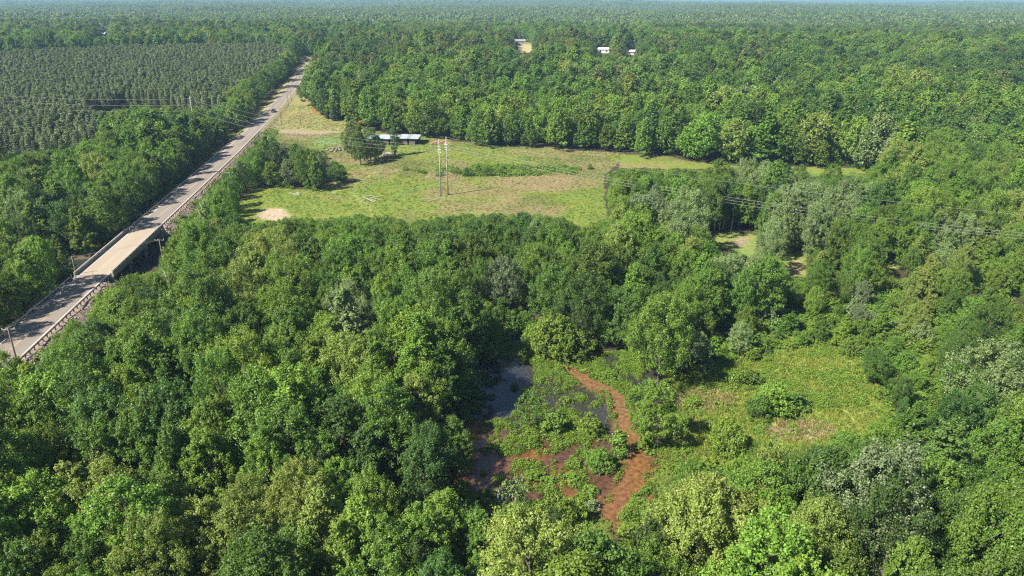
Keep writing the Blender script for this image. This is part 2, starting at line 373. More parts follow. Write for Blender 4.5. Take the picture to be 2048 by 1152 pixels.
# pine, 12 m: whorls of drooping boughs with tufts of needles
def make_pine(seed, n, ls, h=12.0, rb=1.9, z0=3.0, dens=1.0):
    rng = np.random.default_rng(seed)
    t = rng.random(n) ** 0.8; nw = 11
    tw = (np.floor(t * nw) + rng.normal(0.5, 0.16, n)) / nw
    a = rng.integers(0, 6, n) * 1.047 + np.floor(t * nw) * 0.6 + rng.normal(0, 0.24, n)
    wv = np.clip(1.04 - tw, 0.04, 1) ** (0.75 if dens == 1 else dens) * np.clip(0.55 + 2 * tw, 0, 1)
    q = np.sqrt(rng.random(n)); r = rb * wv * q
    z = z0 + (h - z0) * tw + 0.25 * q * wv * rb * 0.5 + rng.normal(0, 0.08, n)
    pos = np.stack([r * np.cos(a), r * np.sin(a), z], 1)
    nrm = np.stack([np.cos(a) * 0.5, np.sin(a) * 0.5, np.full(n, 0.8)], 1) + rng.normal(0, 0.55, (n, 3))
    v, f = cards(rng, pos, nrm, ls * rng.uniform(0.6, 1.3, n), 0.1, 0.45)
    return mesh_np('crown', v, f, {'lv': rng.random(n)})
PINE = [make_pine(400 + i, 1500, 0.44, 11.5, 2.1, 2.5, 0.38) for i in range(4)]
CEDAR = [make_pine(420 + i, 3000, 0.5, 9.0, 2.2, 0.3) for i in range(2)]
for m_ in PINE: m_.materials.append(M_PINE)
for m_ in CEDAR: m_.materials.append(M_CEDAR)
PTRUNK = MB().tube([(0, 0, -0.4), (0, 0, 4), (0, 0, 11.6)], [0.17, 0.12, 0.03], 6).mesh('trunk', M_BARK, True)
CTRUNK = MB().tube([(0, 0, -0.3), (0, 0, 3), (0, 0, 8.6)], [0.2, 0.14, 0.03], 6).mesh('trunk', M_BARK, True)
# far woodland patch: about 45 small crowns on 60 x 60 m
def make_patch(seed, pine=False):
    rng = np.random.default_rng(seed); V, F, L, Hh = [], [], [], []; nv = 0
    g = 7 if not pine else 10; st = 62.0 / g
    for i in range(g):
        for j in range(g):
            x = (i + 0.5 + rng.uniform(-0.4, 0.4)) * st - 31; y = (j + 0.5 + rng.uniform(-0.4, 0.4)) * st - 31
            n = 130 if not pine else 60
            rr = rng.uniform(3.2, 6.6) if not pine else 2.6; h = rng.uniform(8, 19) if not pine else rng.uniform(11, 13)
            d = rng.normal(size=(n, 3)); d[:, 2] = np.abs(d[:, 2]) * 1.1 - 0.25; d /= np.linalg.norm(d, axis=1, keepdims=True)
            b = 1 + 0.22 * np.sin(3 * np.arctan2(d[:, 1], d[:, 0]) + rng.random() * 6) + rng.normal(0, 0.10, n)
            zr = rr * (1.15 if not pine else 1.7)
            pos = d * b[:, None] * np.array([rr, rr, zr]) + np.array([x, y, h - zr])
            v, f = cards(rng, pos, d + rng.normal(0, 0.45, d.shape), rng.uniform(0.7, 1.3, n) * (2.0 if not pine else 1.5), 0.15, 0.8)
            V.append(v); F.append(f + nv); nv += len(v)
            L.append(np.clip(0.5 + rng.normal(0, 0.18, n), 0, 1)); Hh.append(np.full(n, rng.random()))
    me = mesh_np('far_crowns', np.concatenate(V), np.concatenate(F), {'lv': np.concatenate(L), 'hv': np.concatenate(Hh)})
    me.materials.append(M_FAR if not pine else M_PINE); return me
PATCH = [make_patch(500 + i) for i in range(6)]; PPATCH = [make_patch(520 + i, True) for i in range(2)]
# grasses and weeds
def make_tuft(seed, n, hgt, spread, wd, lean=0.5):
    rng = np.random.default_rng(seed); V = []; F = []
    for i in range(n):
        a = rng.random() * 6.28; r = spread * math.sqrt(rng.random()); x, y = r * math.cos(a), r * math.sin(a)
        b = rng.random() * 6.28; h = hgt * rng.uniform(0.6, 1.15); l = lean * h * rng.random()
        dx, dy = math.cos(b), math.sin(b); k = len(V)
        V += [(x - dy * wd, y + dx * wd, 0), (x + dy * wd, y - dx * wd, 0), (x + dx * l * .4 + dy * wd * .8, y + dy * l * .4 - dx * wd * .8, h * .6), (x + dx * l, y + dy * l, h)]
        F.append((k, k + 1, k + 2, k + 3))
    return mesh_np('tuft', np.array(V), np.array(F), {'lv': rng.random(n)})
def weed(seed, mat, n=90, rr=0.55, h=0.7, ls=0.22):
    me, _ = make_crown(seed, 'bush', rr, 0.0, h, 9, 0.24, n, ls, spike=0.5, inner=0.5); me.materials.append(mat); return me
TUFT_G = [make_tuft(600 + i, 16, 0.75, 0.42, 0.035) for i in range(3)]
TUFT_D = [make_tuft(610 + i, 14, 0.7, 0.5, 0.03, 0.8) for i in range(2)]
for m_ in TUFT_G: m_.materials.append(M_GRASS)
for m_ in TUFT_D: m_.materials.append(M_DRYLEAF)
WEED = [weed(620, SPEC['lush'][0]), weed(621, SPEC['fresh'][0]), weed(622, SPEC['lush'][0], 120, 0.8, 0.6), weed(623, SPEC['mid'][0])]

# ------------------------------------------------------------------ scatter with geometry nodes (for what nobody could count)
def scatter(name, label, cat, pts, rot, scl, idx, protos):
    pc = bpy.data.collections.new(name + '_forms')
    for i, (me, mt) in enumerate(protos):
        o = bpy.data.objects.new('%s_form_%02d' % (name, i), me)
        if mt is not None and me.materials[0] != mt:
            o.material_slots[0].link = 'OBJECT'; o.material_slots[0].material = mt
        pc.objects.link(o)
    me = bpy.data.meshes.new(name); me.vertices.add(len(pts)); me.vertices.foreach_set('co', np.ascontiguousarray(pts, np.float32).ravel())
    a = me.attributes.new('rot', 'FLOAT_VECTOR', 'POINT'); r3 = np.zeros((len(pts), 3), np.float32); r3[:, 2] = rot; a.data.foreach_set('vector', r3.ravel())
    a = me.attributes.new('scl', 'FLOAT_VECTOR', 'POINT'); a.data.foreach_set('vector', np.ascontiguousarray(scl, np.float32).ravel())
    a = me.attributes.new('idx', 'INT', 'POINT'); a.data.foreach_set('value', np.ascontiguousarray(idx, np.int32))
    o = bpy.data.objects.new(name, me); col.objects.link(o)
    g = bpy.data.node_groups.new(name + '_nodes', 'GeometryNodeTree')
    g.interface.new_socket('Geometry', in_out='INPUT', socket_type='NodeSocketGeometry'); g.interface.new_socket('Geometry', in_out='OUTPUT', socket_type='NodeSocketGeometry')
    gi = g.nodes.new('NodeGroupInput'); go = g.nodes.new('NodeGroupOutput')
    ip = g.nodes.new('GeometryNodeInstanceOnPoints'); ci = g.nodes.new('GeometryNodeCollectionInfo')
    ci.inputs['Collection'].default_value = pc; ci.inputs['Separate Children'].default_value = True; ci.inputs['Reset Children'].default_value = True
    def na(nm, ty):
        q = g.nodes.new('GeometryNodeInputNamedAttribute'); q.data_type = ty; q.inputs['Name'].default_value = nm; return q.outputs['Attribute']
    e2r = g.nodes.new('FunctionNodeEulerToRotation')
    L = g.links.new
    L(gi.outputs[0], ip.inputs['Points']); L(ci.outputs[0], ip.inputs['Instance']); ip.inputs['Pick Instance'].default_value = True
    L(na('idx', 'INT'), ip.inputs['Instance Index']); L(na('rot', 'FLOAT_VECTOR'), e2r.inputs[0]); L(e2r.outputs[0], ip.inputs['Rotation'])
    L(na('scl', 'FLOAT_VECTOR'), ip.inputs['Scale']); L(ip.outputs[0], go.inputs[0])
    md = o.modifiers.new('scatter', 'NODES'); md.node_group = g
    return tag(o, label, cat, kind='stuff')

# ------------------------------------------------------------------ open areas traced in the photograph (pixels where bare ground shows)
FIELD = [(470, 428), (482, 400), (505, 380), (535, 374), (640, 380), (662, 340), (648, 300), (560, 283), (532, 266), (548, 236), (578, 196), (606, 192), (626, 212), (652, 236),
         (725, 250), (740, 262), (850, 272), (1000, 292), (1160, 300), (1250, 308), (1230, 332), (1206, 350), (1212, 400), (1216, 438), (1168, 446),
         (1100, 424), (1020, 424), (960, 420), (880, 432), (800, 440), (760, 432), (700, 424), (640, 434), (560, 436), (500, 440)]
STRIPS = [[(1240, 308), (1400, 320), (1500, 330), (1640, 335), (1765, 336), (1768, 350), (1600, 349), (1500, 343), (1360, 337), (1240, 334)],
          [(1828, 254), (1880, 261), (1992, 264), (1960, 271), (1850, 268)],
          [(1418, 460), (1500, 464), (1524, 474), (1506, 512), (1440, 497)], [(1566, 500), (1612, 502), (1612, 556), (1572, 552)], [(1756, 524), (1802, 520), (1794, 548), (1764, 548)],
          [(1034, 88), (1062, 82), (1066, 104), (1036, 106)], [(596, 112), (622, 104), (626, 120), (600, 124)]]
MARSHCLR = [(958, 742), (978, 716), (1004, 690), (1060, 686), (1100, 702), (1180, 716), (1240, 702), (1296, 742), (1252, 790), (1268, 850), (1290, 900), (1302, 960), (1280, 1036), (1240, 1052),
            (1180, 1036), (1130, 1030), (1084, 1006), (1000, 992), (950, 1000), (934, 960), (928, 850), (958, 834)]
CLEAR = [(1334, 762), (1400, 742), (1500, 726), (1560, 716), (1640, 690), (1700, 700), (1730, 760), (1744, 830), (1722, 866), (1640, 888), (1560, 862), (1500, 882), (1470, 902), (1400, 925), (1336, 930), (1322, 880), (1342, 820)]
CLEARG = [(a + (26 if a > 1690 else (-8 if a < 1345 else 0)), b + (34 if b > 850 else -12)) for a, b in CLEAR]
ROADCLR = [(0, 700), (62, 712), (116, 662), (192, 590), (240, 552), (318, 538), (342, 466), (424, 370), (532, 262), (548, 236), (578, 190), (619, 130), (600, 126), (578, 150), (520, 215), (480, 260), (300, 418), (195, 503), (100, 588), (0, 664)]
SCRUB = [(1330, 720), (1480, 660), (1640, 610), (1800, 590), (1920, 640), (1900, 760), (1860, 900), (1850, 1010), (1760, 960), (1740, 860), (1640, 700), (1500, 740), (1340, 770)]
SCRUB2 = [(1620, 570), (1800, 540), (2100, 520), (2100, 760), (1960, 800), (1900, 900), (1860, 1000), (1840, 900), (1900, 700), (1800, 600)]
ROWCUT = [(1210, 352), (1240, 335), (1500, 346), (1768, 352), (1800, 380), (1700, 412), (1500, 408), (1330, 402)]
PINEZ = [(-200, 150), (0, 126), (250, 114), (540, 110), (585, 118), (590, 128), (560, 165), (500, 190), (450, 236), (395, 232), (330, 222), (255, 216), (180, 236), (90, 262), (0, 292), (-200, 330)]
PINEZ2 = [(-100, 262), (120, 240), (180, 250), (215, 270), (175, 325), (70, 350), (-100, 360)]
PVIS = [[(0, 132), (540, 116), (560, 150), (500, 180), (440, 200), (420, 214), (260, 206), (220, 220), (60, 226), (0, 222)], [(30, 262), (150, 247), (200, 262), (150, 282), (60, 298), (0, 302), (0, 285)]]
HOUSEPX = [[(1196, 99), (1218, 99), (1218, 106), (1196, 106)], [(1254, 104), (1272, 104), (1272, 110), (1254, 110)], [(1030, 84), (1050, 84), (1050, 89), (1030, 89)], [(200, 67), (213, 67), (213, 72), (200, 72)]]
OPEN = [FIELD, MARSHCLR, CLEAR, ROADCLR] + STRIPS + PVIS

# ------------------------------------------------------------------ ground sheet
def axis(fine, lo, hi, g=1.14):
    a = list(fine); s = a[-1] - a[-2]
    while a[-1] < hi: s *= g; a.append(a[-1] + s)
    s = a[1] - a[0]; b = [a[0]]
    while b[-1] > lo: s *= g; b.append(b[-1] - s)
    return np.array(b[:0:-1] + a)
gx = axis(np.concatenate([np.arange(-190, -22, 1.4), np.arange(-22, 60, 0.65), np.arange(60, 150, 1.4)]), -17000, 17000)
gy = axis(np.concatenate([np.arange(62, 152, 0.65), np.arange(152, 470, 1.5)]), -2500, 16500)
X, Y = np.meshgrid(gx, gy); xs, ys = X.ravel(), Y.ravel()
zs = terrain(xs, ys)
nx = len(gx); ii, jj = np.meshgrid(np.arange(nx - 1), np.arange(len(gy) - 1)); a0 = (jj * nx + ii).ravel()
faces = np.stack([a0, a0 + 1, a0 + nx + 1, a0 + nx], 1)
px, py, zc = proj(xs, ys, zs)
jx = px + 26 * (fbm(xs, ys, 7, 11) - 0.5) * 160 / np.maximum(zc, 60); jy = py + 26 * (fbm(xs, ys, 7, 12) - 0.5) * 160 / np.maximum(zc, 60)
C = np.tile(np.array([0.050, 0.043, 0.022]), (len(xs), 1))                       # leaf litter and undergrowth
C = C * (0.7 + 0.6 * fbm(xs, ys, 5, 13)[:, None])
def blend(mask, c): 
    global C
    mask = np.asarray(mask, float)[:, None]; C = C * (1 - mask) + np.array(c) * mask
def blob(cx, cy, rx_, ry_, soft=0.5):
    d = np.hypot((jx - cx) / rx_, (jy - cy) / ry_); return 1 - sm(1 - soft, 1 + soft * 0.4, d)
fld = inpoly(jx, jy, [(a, b + (16 if b > 400 else 0)) for a, b in FIELD]) | inpoly(jx, jy, STRIPS[0]) | inpoly(jx, jy, STRIPS[1])
GREEN, OLIVE, TAN, DIRT, CLAY, GRAVEL = (0.130, 0.168, 0.028), (0.112, 0.122, 0.036), (0.190, 0.150, 0.075), (0.33, 0.26, 0.18), (0.34, 0.11, 0.05), (0.26, 0.20, 0.165)
blend(fld, OLIVE)
blend(fld * sm(0.40, 0.60, fbm(xs, ys, 30, 14) + 0.25 * (py > 330) * (px < 800)), GREEN)
blend(fld * sm(0.56, 0.74, fbm(xs, ys, 22, 15) + 0.06 * (py < 330)) * 0.7, TAN)
blend(fld * (py < 265) * 0.7, (0.235, 0.205, 0.085))
blend(fld * blob(1080, 366, 130, 20), TAN); blend(fld * blob(900, 352, 60, 8) * 0.7, TAN); blend(fld * blob(1150, 305, 190, 8) * 0.6, TAN)
blend(fld * blob(580, 405, 120, 22) * 0.8, GREEN); blend(fld * blob(700, 425, 130, 16) * 0.8, GREEN); blend(fld * blob(660, 285, 40, 10) * 0.8, (0.14, 0.20, 0.07))
blend(blob(548, 428, 32, 13, 0.3), DIRT); blend(blob(620, 265, 70, 3.2, 0.5), (0.24, 0.20, 0.13)); blend(blob(585, 262, 50, 2.6, 0.5), (0.24, 0.20, 0.13)); blend(blob(592, 385, 14, 3) * 0.7, (0.3, 0.28, 0.24))
blend(blob(790, 341, 12, 3) * 0.8, (0.33, 0.22, 0.14)); blend(blob(880, 285, 24, 4) * 0.8, (0.36, 0.20, 0.11))
blend(blob(640, 219, 16, 6, 0.4), CLAY); blend(blob(718, 242, 18, 5, 0.4), CLAY); blend(blob(425, 252, 30, 22, 0.3) * (px > 420), (0.30, 0.24, 0.12))
for q in ([(690, 372), (772, 452)], [(700, 374), (765, 338)], [(660, 388), (700, 372)]): blend((1 - sm(0.4, 1.6, dist_line(xs, ys, [flat(*e) for e in q])[0])) * fld * 0.7, (0.22, 0.24, 0.07))
for q in STRIPS[2:5]: blend(inpoly(jx, jy, q), (0.16, 0.20, 0.05))
blend(blob(1478, 484, 22, 13), (0.22, 0.18, 0.11)); blend(blob(1592, 536, 14, 16), (0.30, 0.23, 0.12))
blend(inpoly(jx, jy, STRIPS[5]) | inpoly(jx, jy, STRIPS[6]), (0.32, 0.27, 0.14))
blend(inpoly(jx, jy, ROWCUT), (0.10, 0.15, 0.03)); blend(inpoly(jx, jy, PINEZ) | inpoly(jx, jy, PINEZ2), (0.11, 0.105, 0.06)); blend(inpoly(jx, jy, SCRUB), (0.10, 0.15, 0.028))
cl = inpoly(jx, jy, CLEARG); blend(cl, (0.150, 0.200, 0.034)); blend(cl * sm(0.42, 0.6, fbm(xs, ys, 12, 16)), (0.185, 0.215, 0.05))
blend(cl * blob(1410, 800, 60, 22) * 0.85, (0.26, 0.19, 0.10)); blend(cl * blob(1600, 862, 70, 22) * 0.85, (0.27, 0.22, 0.13))
blend(blob(1790, 920, 10, 22), (0.36, 0.25, 0.16))
mr = inpoly(xs, ys, MARSH)
blend(mr, (0.10, 0.085, 0.045)); blend(mr * sm(0.03, 0.15, zs), (0.085, 0.12, 0.028)); blend(mr * blob(1080, 930, 130, 90) * (zs < 0.05), (0.11, 0.055, 0.03))
blend((inpoly(jx, jy, [(1000, 690), (1240, 700), (1300, 742), (1240, 780), (1120, 760), (1050, 730)]) & mr & (zs > 0)), (0.11, 0.16, 0.028))
dr = np.abs(xs - rx(ys)) / RN
onr = (ys > -60) & (ys < 1000)
blend(onr * (dr < 11) * (1 - sm(320, 420, ys)) * (zs > 0.9), GRAVEL)
blend(onr * (dr < 9) * sm(330, 400, ys), (0.22, 0.20, 0.09))
blend(onr * (dr < 12.5) * (dr > 6.5) * (zs > 0.4) * (ys < 420) * sm(0.5, 0.6, fbm(xs, ys, 6, 17)), (0.10, 0.12, 0.03))
blend(((dist_line(xs, ys, CREEK)[0] < 7) & (zs < -0.2)), (0.09, 0.07, 0.045))
gm = mesh_np('ground', np.stack([xs, ys, zs], 1), faces, fcol=np.clip(C, 0.01, 0.7))
gm.polygons.foreach_set('use_smooth', [True] * len(gm.polygons))
m, n, out = new_mat('ground_cover')
b = N(n, 'ShaderNodeBsdfPrincipled'); b.inputs['Roughness'].default_value = 0.95; b.inputs['Specular IOR Level'].default_value = 0.15
ca = N(n, 'ShaderNodeAttribute', attribute_name='tint'); tc = N(n, 'ShaderNodeTexCoord')
n1 = N(n, 'ShaderNodeTexNoise'); n1.inputs['Scale'].default_value = 0.9; n1.inputs['Detail'].default_value = 6; n1.inputs['Roughness'].default_value = 0.7
n2 = N(n, 'ShaderNodeTexNoise'); n2.inputs['Scale'].default_value = 0.13; n2.inputs['Detail'].default_value = 5
mr1 = N(n, 'ShaderNodeMapRange'); mr1.inputs[1].default_value = 0.3; mr1.inputs[2].default_value = 0.7; mr1.inputs[3].default_value = 0.55; mr1.inputs[4].default_value = 1.45
hs = N(n, 'ShaderNodeHueSaturation'); mr2 = N(n, 'ShaderNodeMapRange'); mr2.inputs[1].default_value = 0.3; mr2.inputs[2].default_value = 0.7; mr2.inputs[3].default_value = 0.475; mr2.inputs[4].default_value = 0.525
bp = N(n, 'ShaderNodeBump'); bp.inputs['Strength'].default_value = 0.8; bp.inputs['Distance'].default_value = 0.5
for q in (n1, n2): n.links.new(tc.outputs['Object'], q.inputs['Vector'])
n.links.new(n1.outputs['Fac'], mr1.inputs[0]); n.links.new(n2.outputs['Fac'], mr2.inputs[0]); n.links.new(ca.outputs['Color'], hs.inputs['Color'])
n.links.new(mr1.outputs[0], hs.inputs['Value']); n.links.new(mr2.outputs[0], hs.inputs['Hue']); n.links.new(hs.outputs[0], b.inputs['Base Color'])
n.links.new(n1.outputs['Fac'], bp.inputs['Height']); n.links.new(bp.outputs[0], b.inputs['Normal']); n.links.new(b.outputs[0], out.inputs[0])
tag(obj('ground', gm, mat=m), kind='structure')

# ------------------------------------------------------------------ water: marsh sheet and creek under the bridge
wx = np.arange(-16, 34, 0.8); wy = np.arange(74, 146, 0.8)
X, Y = np.meshgrid(wx, wy); wxs, wys = X.ravel(), Y.ravel()
wpx, wpy, wzc = proj(wxs, wys, 0 * wxs); wj = 18 * (fbm(wxs, wys, 6, 21) - 0.5)
WC = np.tile(np.array([0.034, 0.033, 0.029]), (len(wxs), 1))
def wb(mk, c):
    global WC
    mk = np.clip(np.asarray(mk, float), 0, 1)[:, None]; WC = WC * (1 - mk) + np.array(c) * mk
wb(sm(-20, 20, wpy + wj * 2 - 870), (0.075, 0.038, 0.023))
wb(sm(0.5, 0.62, fbm(wxs, wys, 7, 23)) * sm(880, 910, wpy) * 0.8, (0.145, 0.062, 0.019))
dS, wS = dist_line(wxs, wys, STREAM)
wb(1 - sm(1.0, 3.2, dS), (0.160, 0.088, 0.040)); wb((1 - sm(1.0, 3.4, dS)) * sm(860, 890, wpy), (0.150, 0.072, 0.028))
wb((1 - sm(0, 1, np.hypot((wpx - 955) / 75, (wpy - 875) / 46))), (0.20, 0.092, 0.030))
wb((1 - sm(0.6, 1.1, np.hypot((wpx + wj - 985) / 85, (wpy - 930) / 62))) * 0.8, (0.125, 0.058, 0.030))
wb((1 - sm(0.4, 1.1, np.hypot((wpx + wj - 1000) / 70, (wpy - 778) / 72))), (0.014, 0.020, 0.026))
wm = mesh_np('marsh_water', np.stack([wxs, wys, 0 * wxs], 1), np.stack([(q := (np.arange(len(wy) - 1)[:, None] * len(wx) + np.arange(len(wx) - 1)).ravel()), q + 1, q + len(wx) + 1, q + len(wx)], 1), fcol=WC)
def water_mat(name, attr=True, c=(0.03, 0.035, 0.03)):
    m, n, out = new_mat(name); b = N(n, 'ShaderNodeBsdfPrincipled'); b.inputs['Roughness'].default_value = 0.05; b.inputs['IOR'].default_value = 1.45
    b.inputs['Base Color'].default_value = (*c, 1)
    tc = N(n, 'ShaderNodeTexCoord'); z = N(n, 'ShaderNodeTexNoise'); z.inputs['Scale'].default_value = 1.3; z.inputs['Detail'].default_value = 4; n.links.new(tc.outputs['Object'], z.inputs['Vector'])
    if attr:
        ca = N(n, 'ShaderNodeAttribute', attribute_name='tint'); mx = N(n, 'ShaderNodeMix', data_type='RGBA', blend_type='MULTIPLY'); mx.inputs[0].default_value = 1
        mp = N(n, 'ShaderNodeMapRange'); mp.inputs[1].default_value = 0.3; mp.inputs[2].default_value = 0.7; mp.inputs[3].default_value = 0.5; mp.inputs[4].default_value = 1.35
        n.links.new(z.outputs['Fac'], mp.inputs[0]); n.links.new(ca.outputs['Color'], mx.inputs[6]); n.links.new(mp.outputs[0], mx.inputs[7]); n.links.new(mx.outputs[2], b.inputs['Base Color'])
    bp = N(n, 'ShaderNodeBump'); bp.inputs['Strength'].default_value = 0.06; bp.inputs['Distance'].default_value = 0.1; n.links.new(z.outputs['Fac'], bp.inputs['Height']); n.links.new(bp.outputs[0], b.inputs['Normal'])
    n.links.new(b.outputs[0], out.inputs[0]); return m
tag(obj('marsh_water', wm, mat=water_mat('muddy_water')), kind='structure')
mb = MB(); L_, R_ = [], []
for i, p in enumerate(CREEK):
    a = CREEK[max(i - 1, 0)]; c = CREEK[min(i + 1, len(CREEK) - 1)]; d = Vector((c[0] - a[0], c[1] - a[1])).normalized()
    mb.v += [(p[0] - d.y * 7.5, p[1] + d.x * 7.5, -1.0), (p[0] + d.y * 7.5, p[1] - d.x * 7.5, -1.0)]
    if i: mb.f.append((2 * i - 2, 2 * i - 1, 2 * i + 1, 2 * i))
tag(obj('creek_water', mb.mesh('creek_water', water_mat('creek_water', False))), kind='structure')

# ------------------------------------------------------------------ road, markings, bridge, guardrails
rd = Vector((-0.145, 1, 0)).normalized(); rn = Vector((rd.y, -rd.x, 0)); ROT = math.atan2(rd.y, rd.x) - math.pi / 2
def rp(y, off, dz=0.0): return (float(rx(y)) + rn.x * off, y + rn.y * off, float(rz(y)) + dz)
def strip(name, y0, y1, o0, o1, dz, mat, parent=None, step=6):
    mb = MB(); yy = np.linspace(y0, y1, max(2, int((y1 - y0) / step) + 1))
    for i, q in enumerate(yy):
        mb.v += [rp(q, o0, dz), rp(q, o1, dz)]
        if i: mb.f.append((2 * i - 2, 2 * i - 1, 2 * i + 1, 2 * i))
    return obj(name, mb.mesh(name, mat), parent)
def worn(name, c, c2, scale=0.5, rough=0.9, streak=True):
    m, n, out = new_mat(name); b = N(n, 'ShaderNodeBsdfPrincipled'); b.inputs['Roughness'].default_value = rough
    tc = N(n, 'ShaderNodeTexCoord'); mp = N(n, 'ShaderNodeMapping'); mp.inputs['Rotation'].default_value = (0, 0, -ROT); mp.inputs['Scale'].default_value = (1.0, 0.06 if streak else 1.0, 1)
    z = N(n, 'ShaderNodeTexNoise'); z.inputs['Scale'].default_value = scale; z.inputs['Detail'].default_value = 6; z2 = N(n, 'ShaderNodeTexNoise'); z2.inputs['Scale'].default_value = 5; z2.inputs['Detail'].default_value = 4
    mx = N(n, 'ShaderNodeMix', data_type='RGBA'); mx.inputs[6].default_value = (*c, 1); mx.inputs[7].default_value = (*c2, 1); av = N(n, 'ShaderNodeMath', operation='ADD'); hv = N(n, 'ShaderNodeMapRange')
    hv.inputs[1].default_value = 0.7; hv.inputs[2].default_value = 1.3
    n.links.new(tc.outputs['Object'], mp.inputs[0]); n.links.new(mp.outputs[0], z.inputs['Vector']); n.links.new(tc.outputs['Object'], z2.inputs['Vector'])
    n.links.new(z.outputs['Fac'], av.inputs[0]); n.links.new(z2.outputs['Fac'], av.inputs[1]); n.links.new(av.outputs[0], hv.inputs[0]); n.links.new(hv.outputs[0], mx.inputs[0]); n.links.new(mx.outputs[2], b.inputs['Base Color'])
    n.links.new(b.outputs[0], out.inputs[0]); return m
M_ASPH = worn('worn_asphalt', (0.142, 0.119, 0.100), (0.198, 0.170, 0.143)); M_CONC = worn('bridge_concrete', (0.24, 0.192, 0.145), (0.31, 0.255, 0.195))
M_WHITE = worn('faded_white_paint', (0.42, 0.39, 0.35), (0.62, 0.59, 0.55)); M_YEL = worn('faded_yellow_paint', (0.38, 0.27, 0.10), (0.50, 0.36, 0.15))
M_CONC2 = simple('grey_concrete', (0.25, 0.23, 0.205), 0.9, noise=0.3, scale=1.2); M_STEEL = simple('galvanised_steel', (0.45, 0.45, 0.46), 0.55, 0.35, 0.2, 2)
M_POST = simple('dark_timber_post', (0.085, 0.065, 0.05), 0.9, noise=0.4)
road = tag(strip('road', -40, 985, -4.0, 4.0, 0.0, M_ASPH), kind='structure')
strip('centre_line', -40, BR0, -0.12, 0.0, 0.006, M_YEL, road); strip('centre_line', BR1, 985, -0.12, 0.0, 0.006, M_YEL, road)
for s in (-1, 1):
    strip('edge_line', -40, BR0, s * 3.45 - 0.08, s * 3.45 + 0.08, 0.006, M_WHITE, road); strip('edge_line', BR1, 985, s * 3.45 - 0.08, s * 3.45 + 0.08, 0.006, M_WHITE, road)
bmid = (BR0 + BR1) / 2
bridge = thing('road_bridge', 'concrete road bridge spanning the dark creek between the woods', 'bridge', rp(bmid, 0, 0), ROT)
BL = (BR1 - BR0) * RN
def bpart(name, mbx, mat): return obj(name, mbx.mesh(name, mat), bridge)
bpart('deck', MB().box((0, 0, -0.19), (9.6, BL + 1.2, 0.44)), M_CONC)
for s in (-1, 1):
    k = bpart('parapet', MB().box((s * 4.62, 0, 0.30), (0.32, BL + 1.0, 0.54)), M_CONC2)
    for i in range(14): obj('parapet_post', MB().box((s * 4.62, -BL / 2 + (i + 0.5) * BL / 14, 0.66), (0.36, 0.4, 0.20)).mesh('parapet_post', M_CONC2), k)
    obj('parapet_rail', MB().box((s * 4.62, 0, 0.86), (0.34, BL + 1.0, 0.22)).mesh('parapet_rail', M_CONC2), k)
    bpart('edge_line', MB().box((s * 3.45, 0, 0.035), (0.14, BL, 0.006)), M_WHITE)
bpart('centre_line', MB().box((-0.06, 0, 0.035), (0.12, BL, 0.006)), M_YEL)
for i in range(5): bpart('girder', MB().box(((i - 2) * 2.1, 0, -0.87), (0.42, BL, 0.9)), M_CONC2)
for yy in (-BL / 6, BL / 6):
    k = bpart('pier_cap', MB().box((0, yy, -1.72), (9.2, 0.9, 0.75)), M_CONC2)
    for i in range(4): obj('column', MB().tube([((i - 1.5) * 2.6, yy, -6.6), ((i - 1.5) * 2.6, yy, -2.1)], 0.36, 10).mesh('column', M_CONC2, True), k)
for s in (-1, 1): bpart('abutment', MB().box((0, s * (BL / 2 + 0.75), -2.3), (9.8, 1.1, 3.78)), M_CONC2)
def guardrail(label, y0, y1, side):
    off = side * 4.75; ym = (y0 + y1) / 2; o = rp(ym, off)
    t = thing('guardrail', label, 'guardrail', o, 0.0, 'guardrails along the road')
    yy = np.arange(y0, y1 + 0.1, 3); rows = []
    prof = [(0.0, 0.42), (0.045, 0.49), (0.0, 0.56), (0.045, 0.64), (0.0, 0.72)]
    mb = MB(); face = -side
    for i, q in enumerate(yy):
        p = Vector(rp(q, off)) - Vector(o); b0 = len(mb.v)
        for d, z in prof: mb.v.append((p.x + rn.x * face * (0.10 + d), p.y + rn.y * face * (0.10 + d), p.z + z))
        if i:
            for k in range(4): mb.f.append((b0 - 5 + k, b0 + k, b0 + k + 1, b0 - 4 + k))
    obj('rail', mb.mesh('rail', M_STEEL), t)
    pm = MB().box((0, 0, 0.33), (0.18, 0.2, 1.0), ROT).mesh('post', M_POST)
    for q in np.arange(y0, y1, 1.9 if y1 - y0 < 260 else 2.4):
        p = Vector(rp(q, off)) - Vector(o); obj('post', pm, t, loc=p)
guardrail('guardrail on the gravel bank side leading up to the bridge', 60, BR0 - 0.8, 1)
guardrail('guardrail on the field side beyond the bridge', BR1 + 0.8, 385, 1)
guardrail('guardrail under the tree shade leading up to the bridge', 60, BR0 - 0.8, -1)
guardrail('guardrail under the tree shade beyond the bridge', BR1 + 0.8, 350, -1)
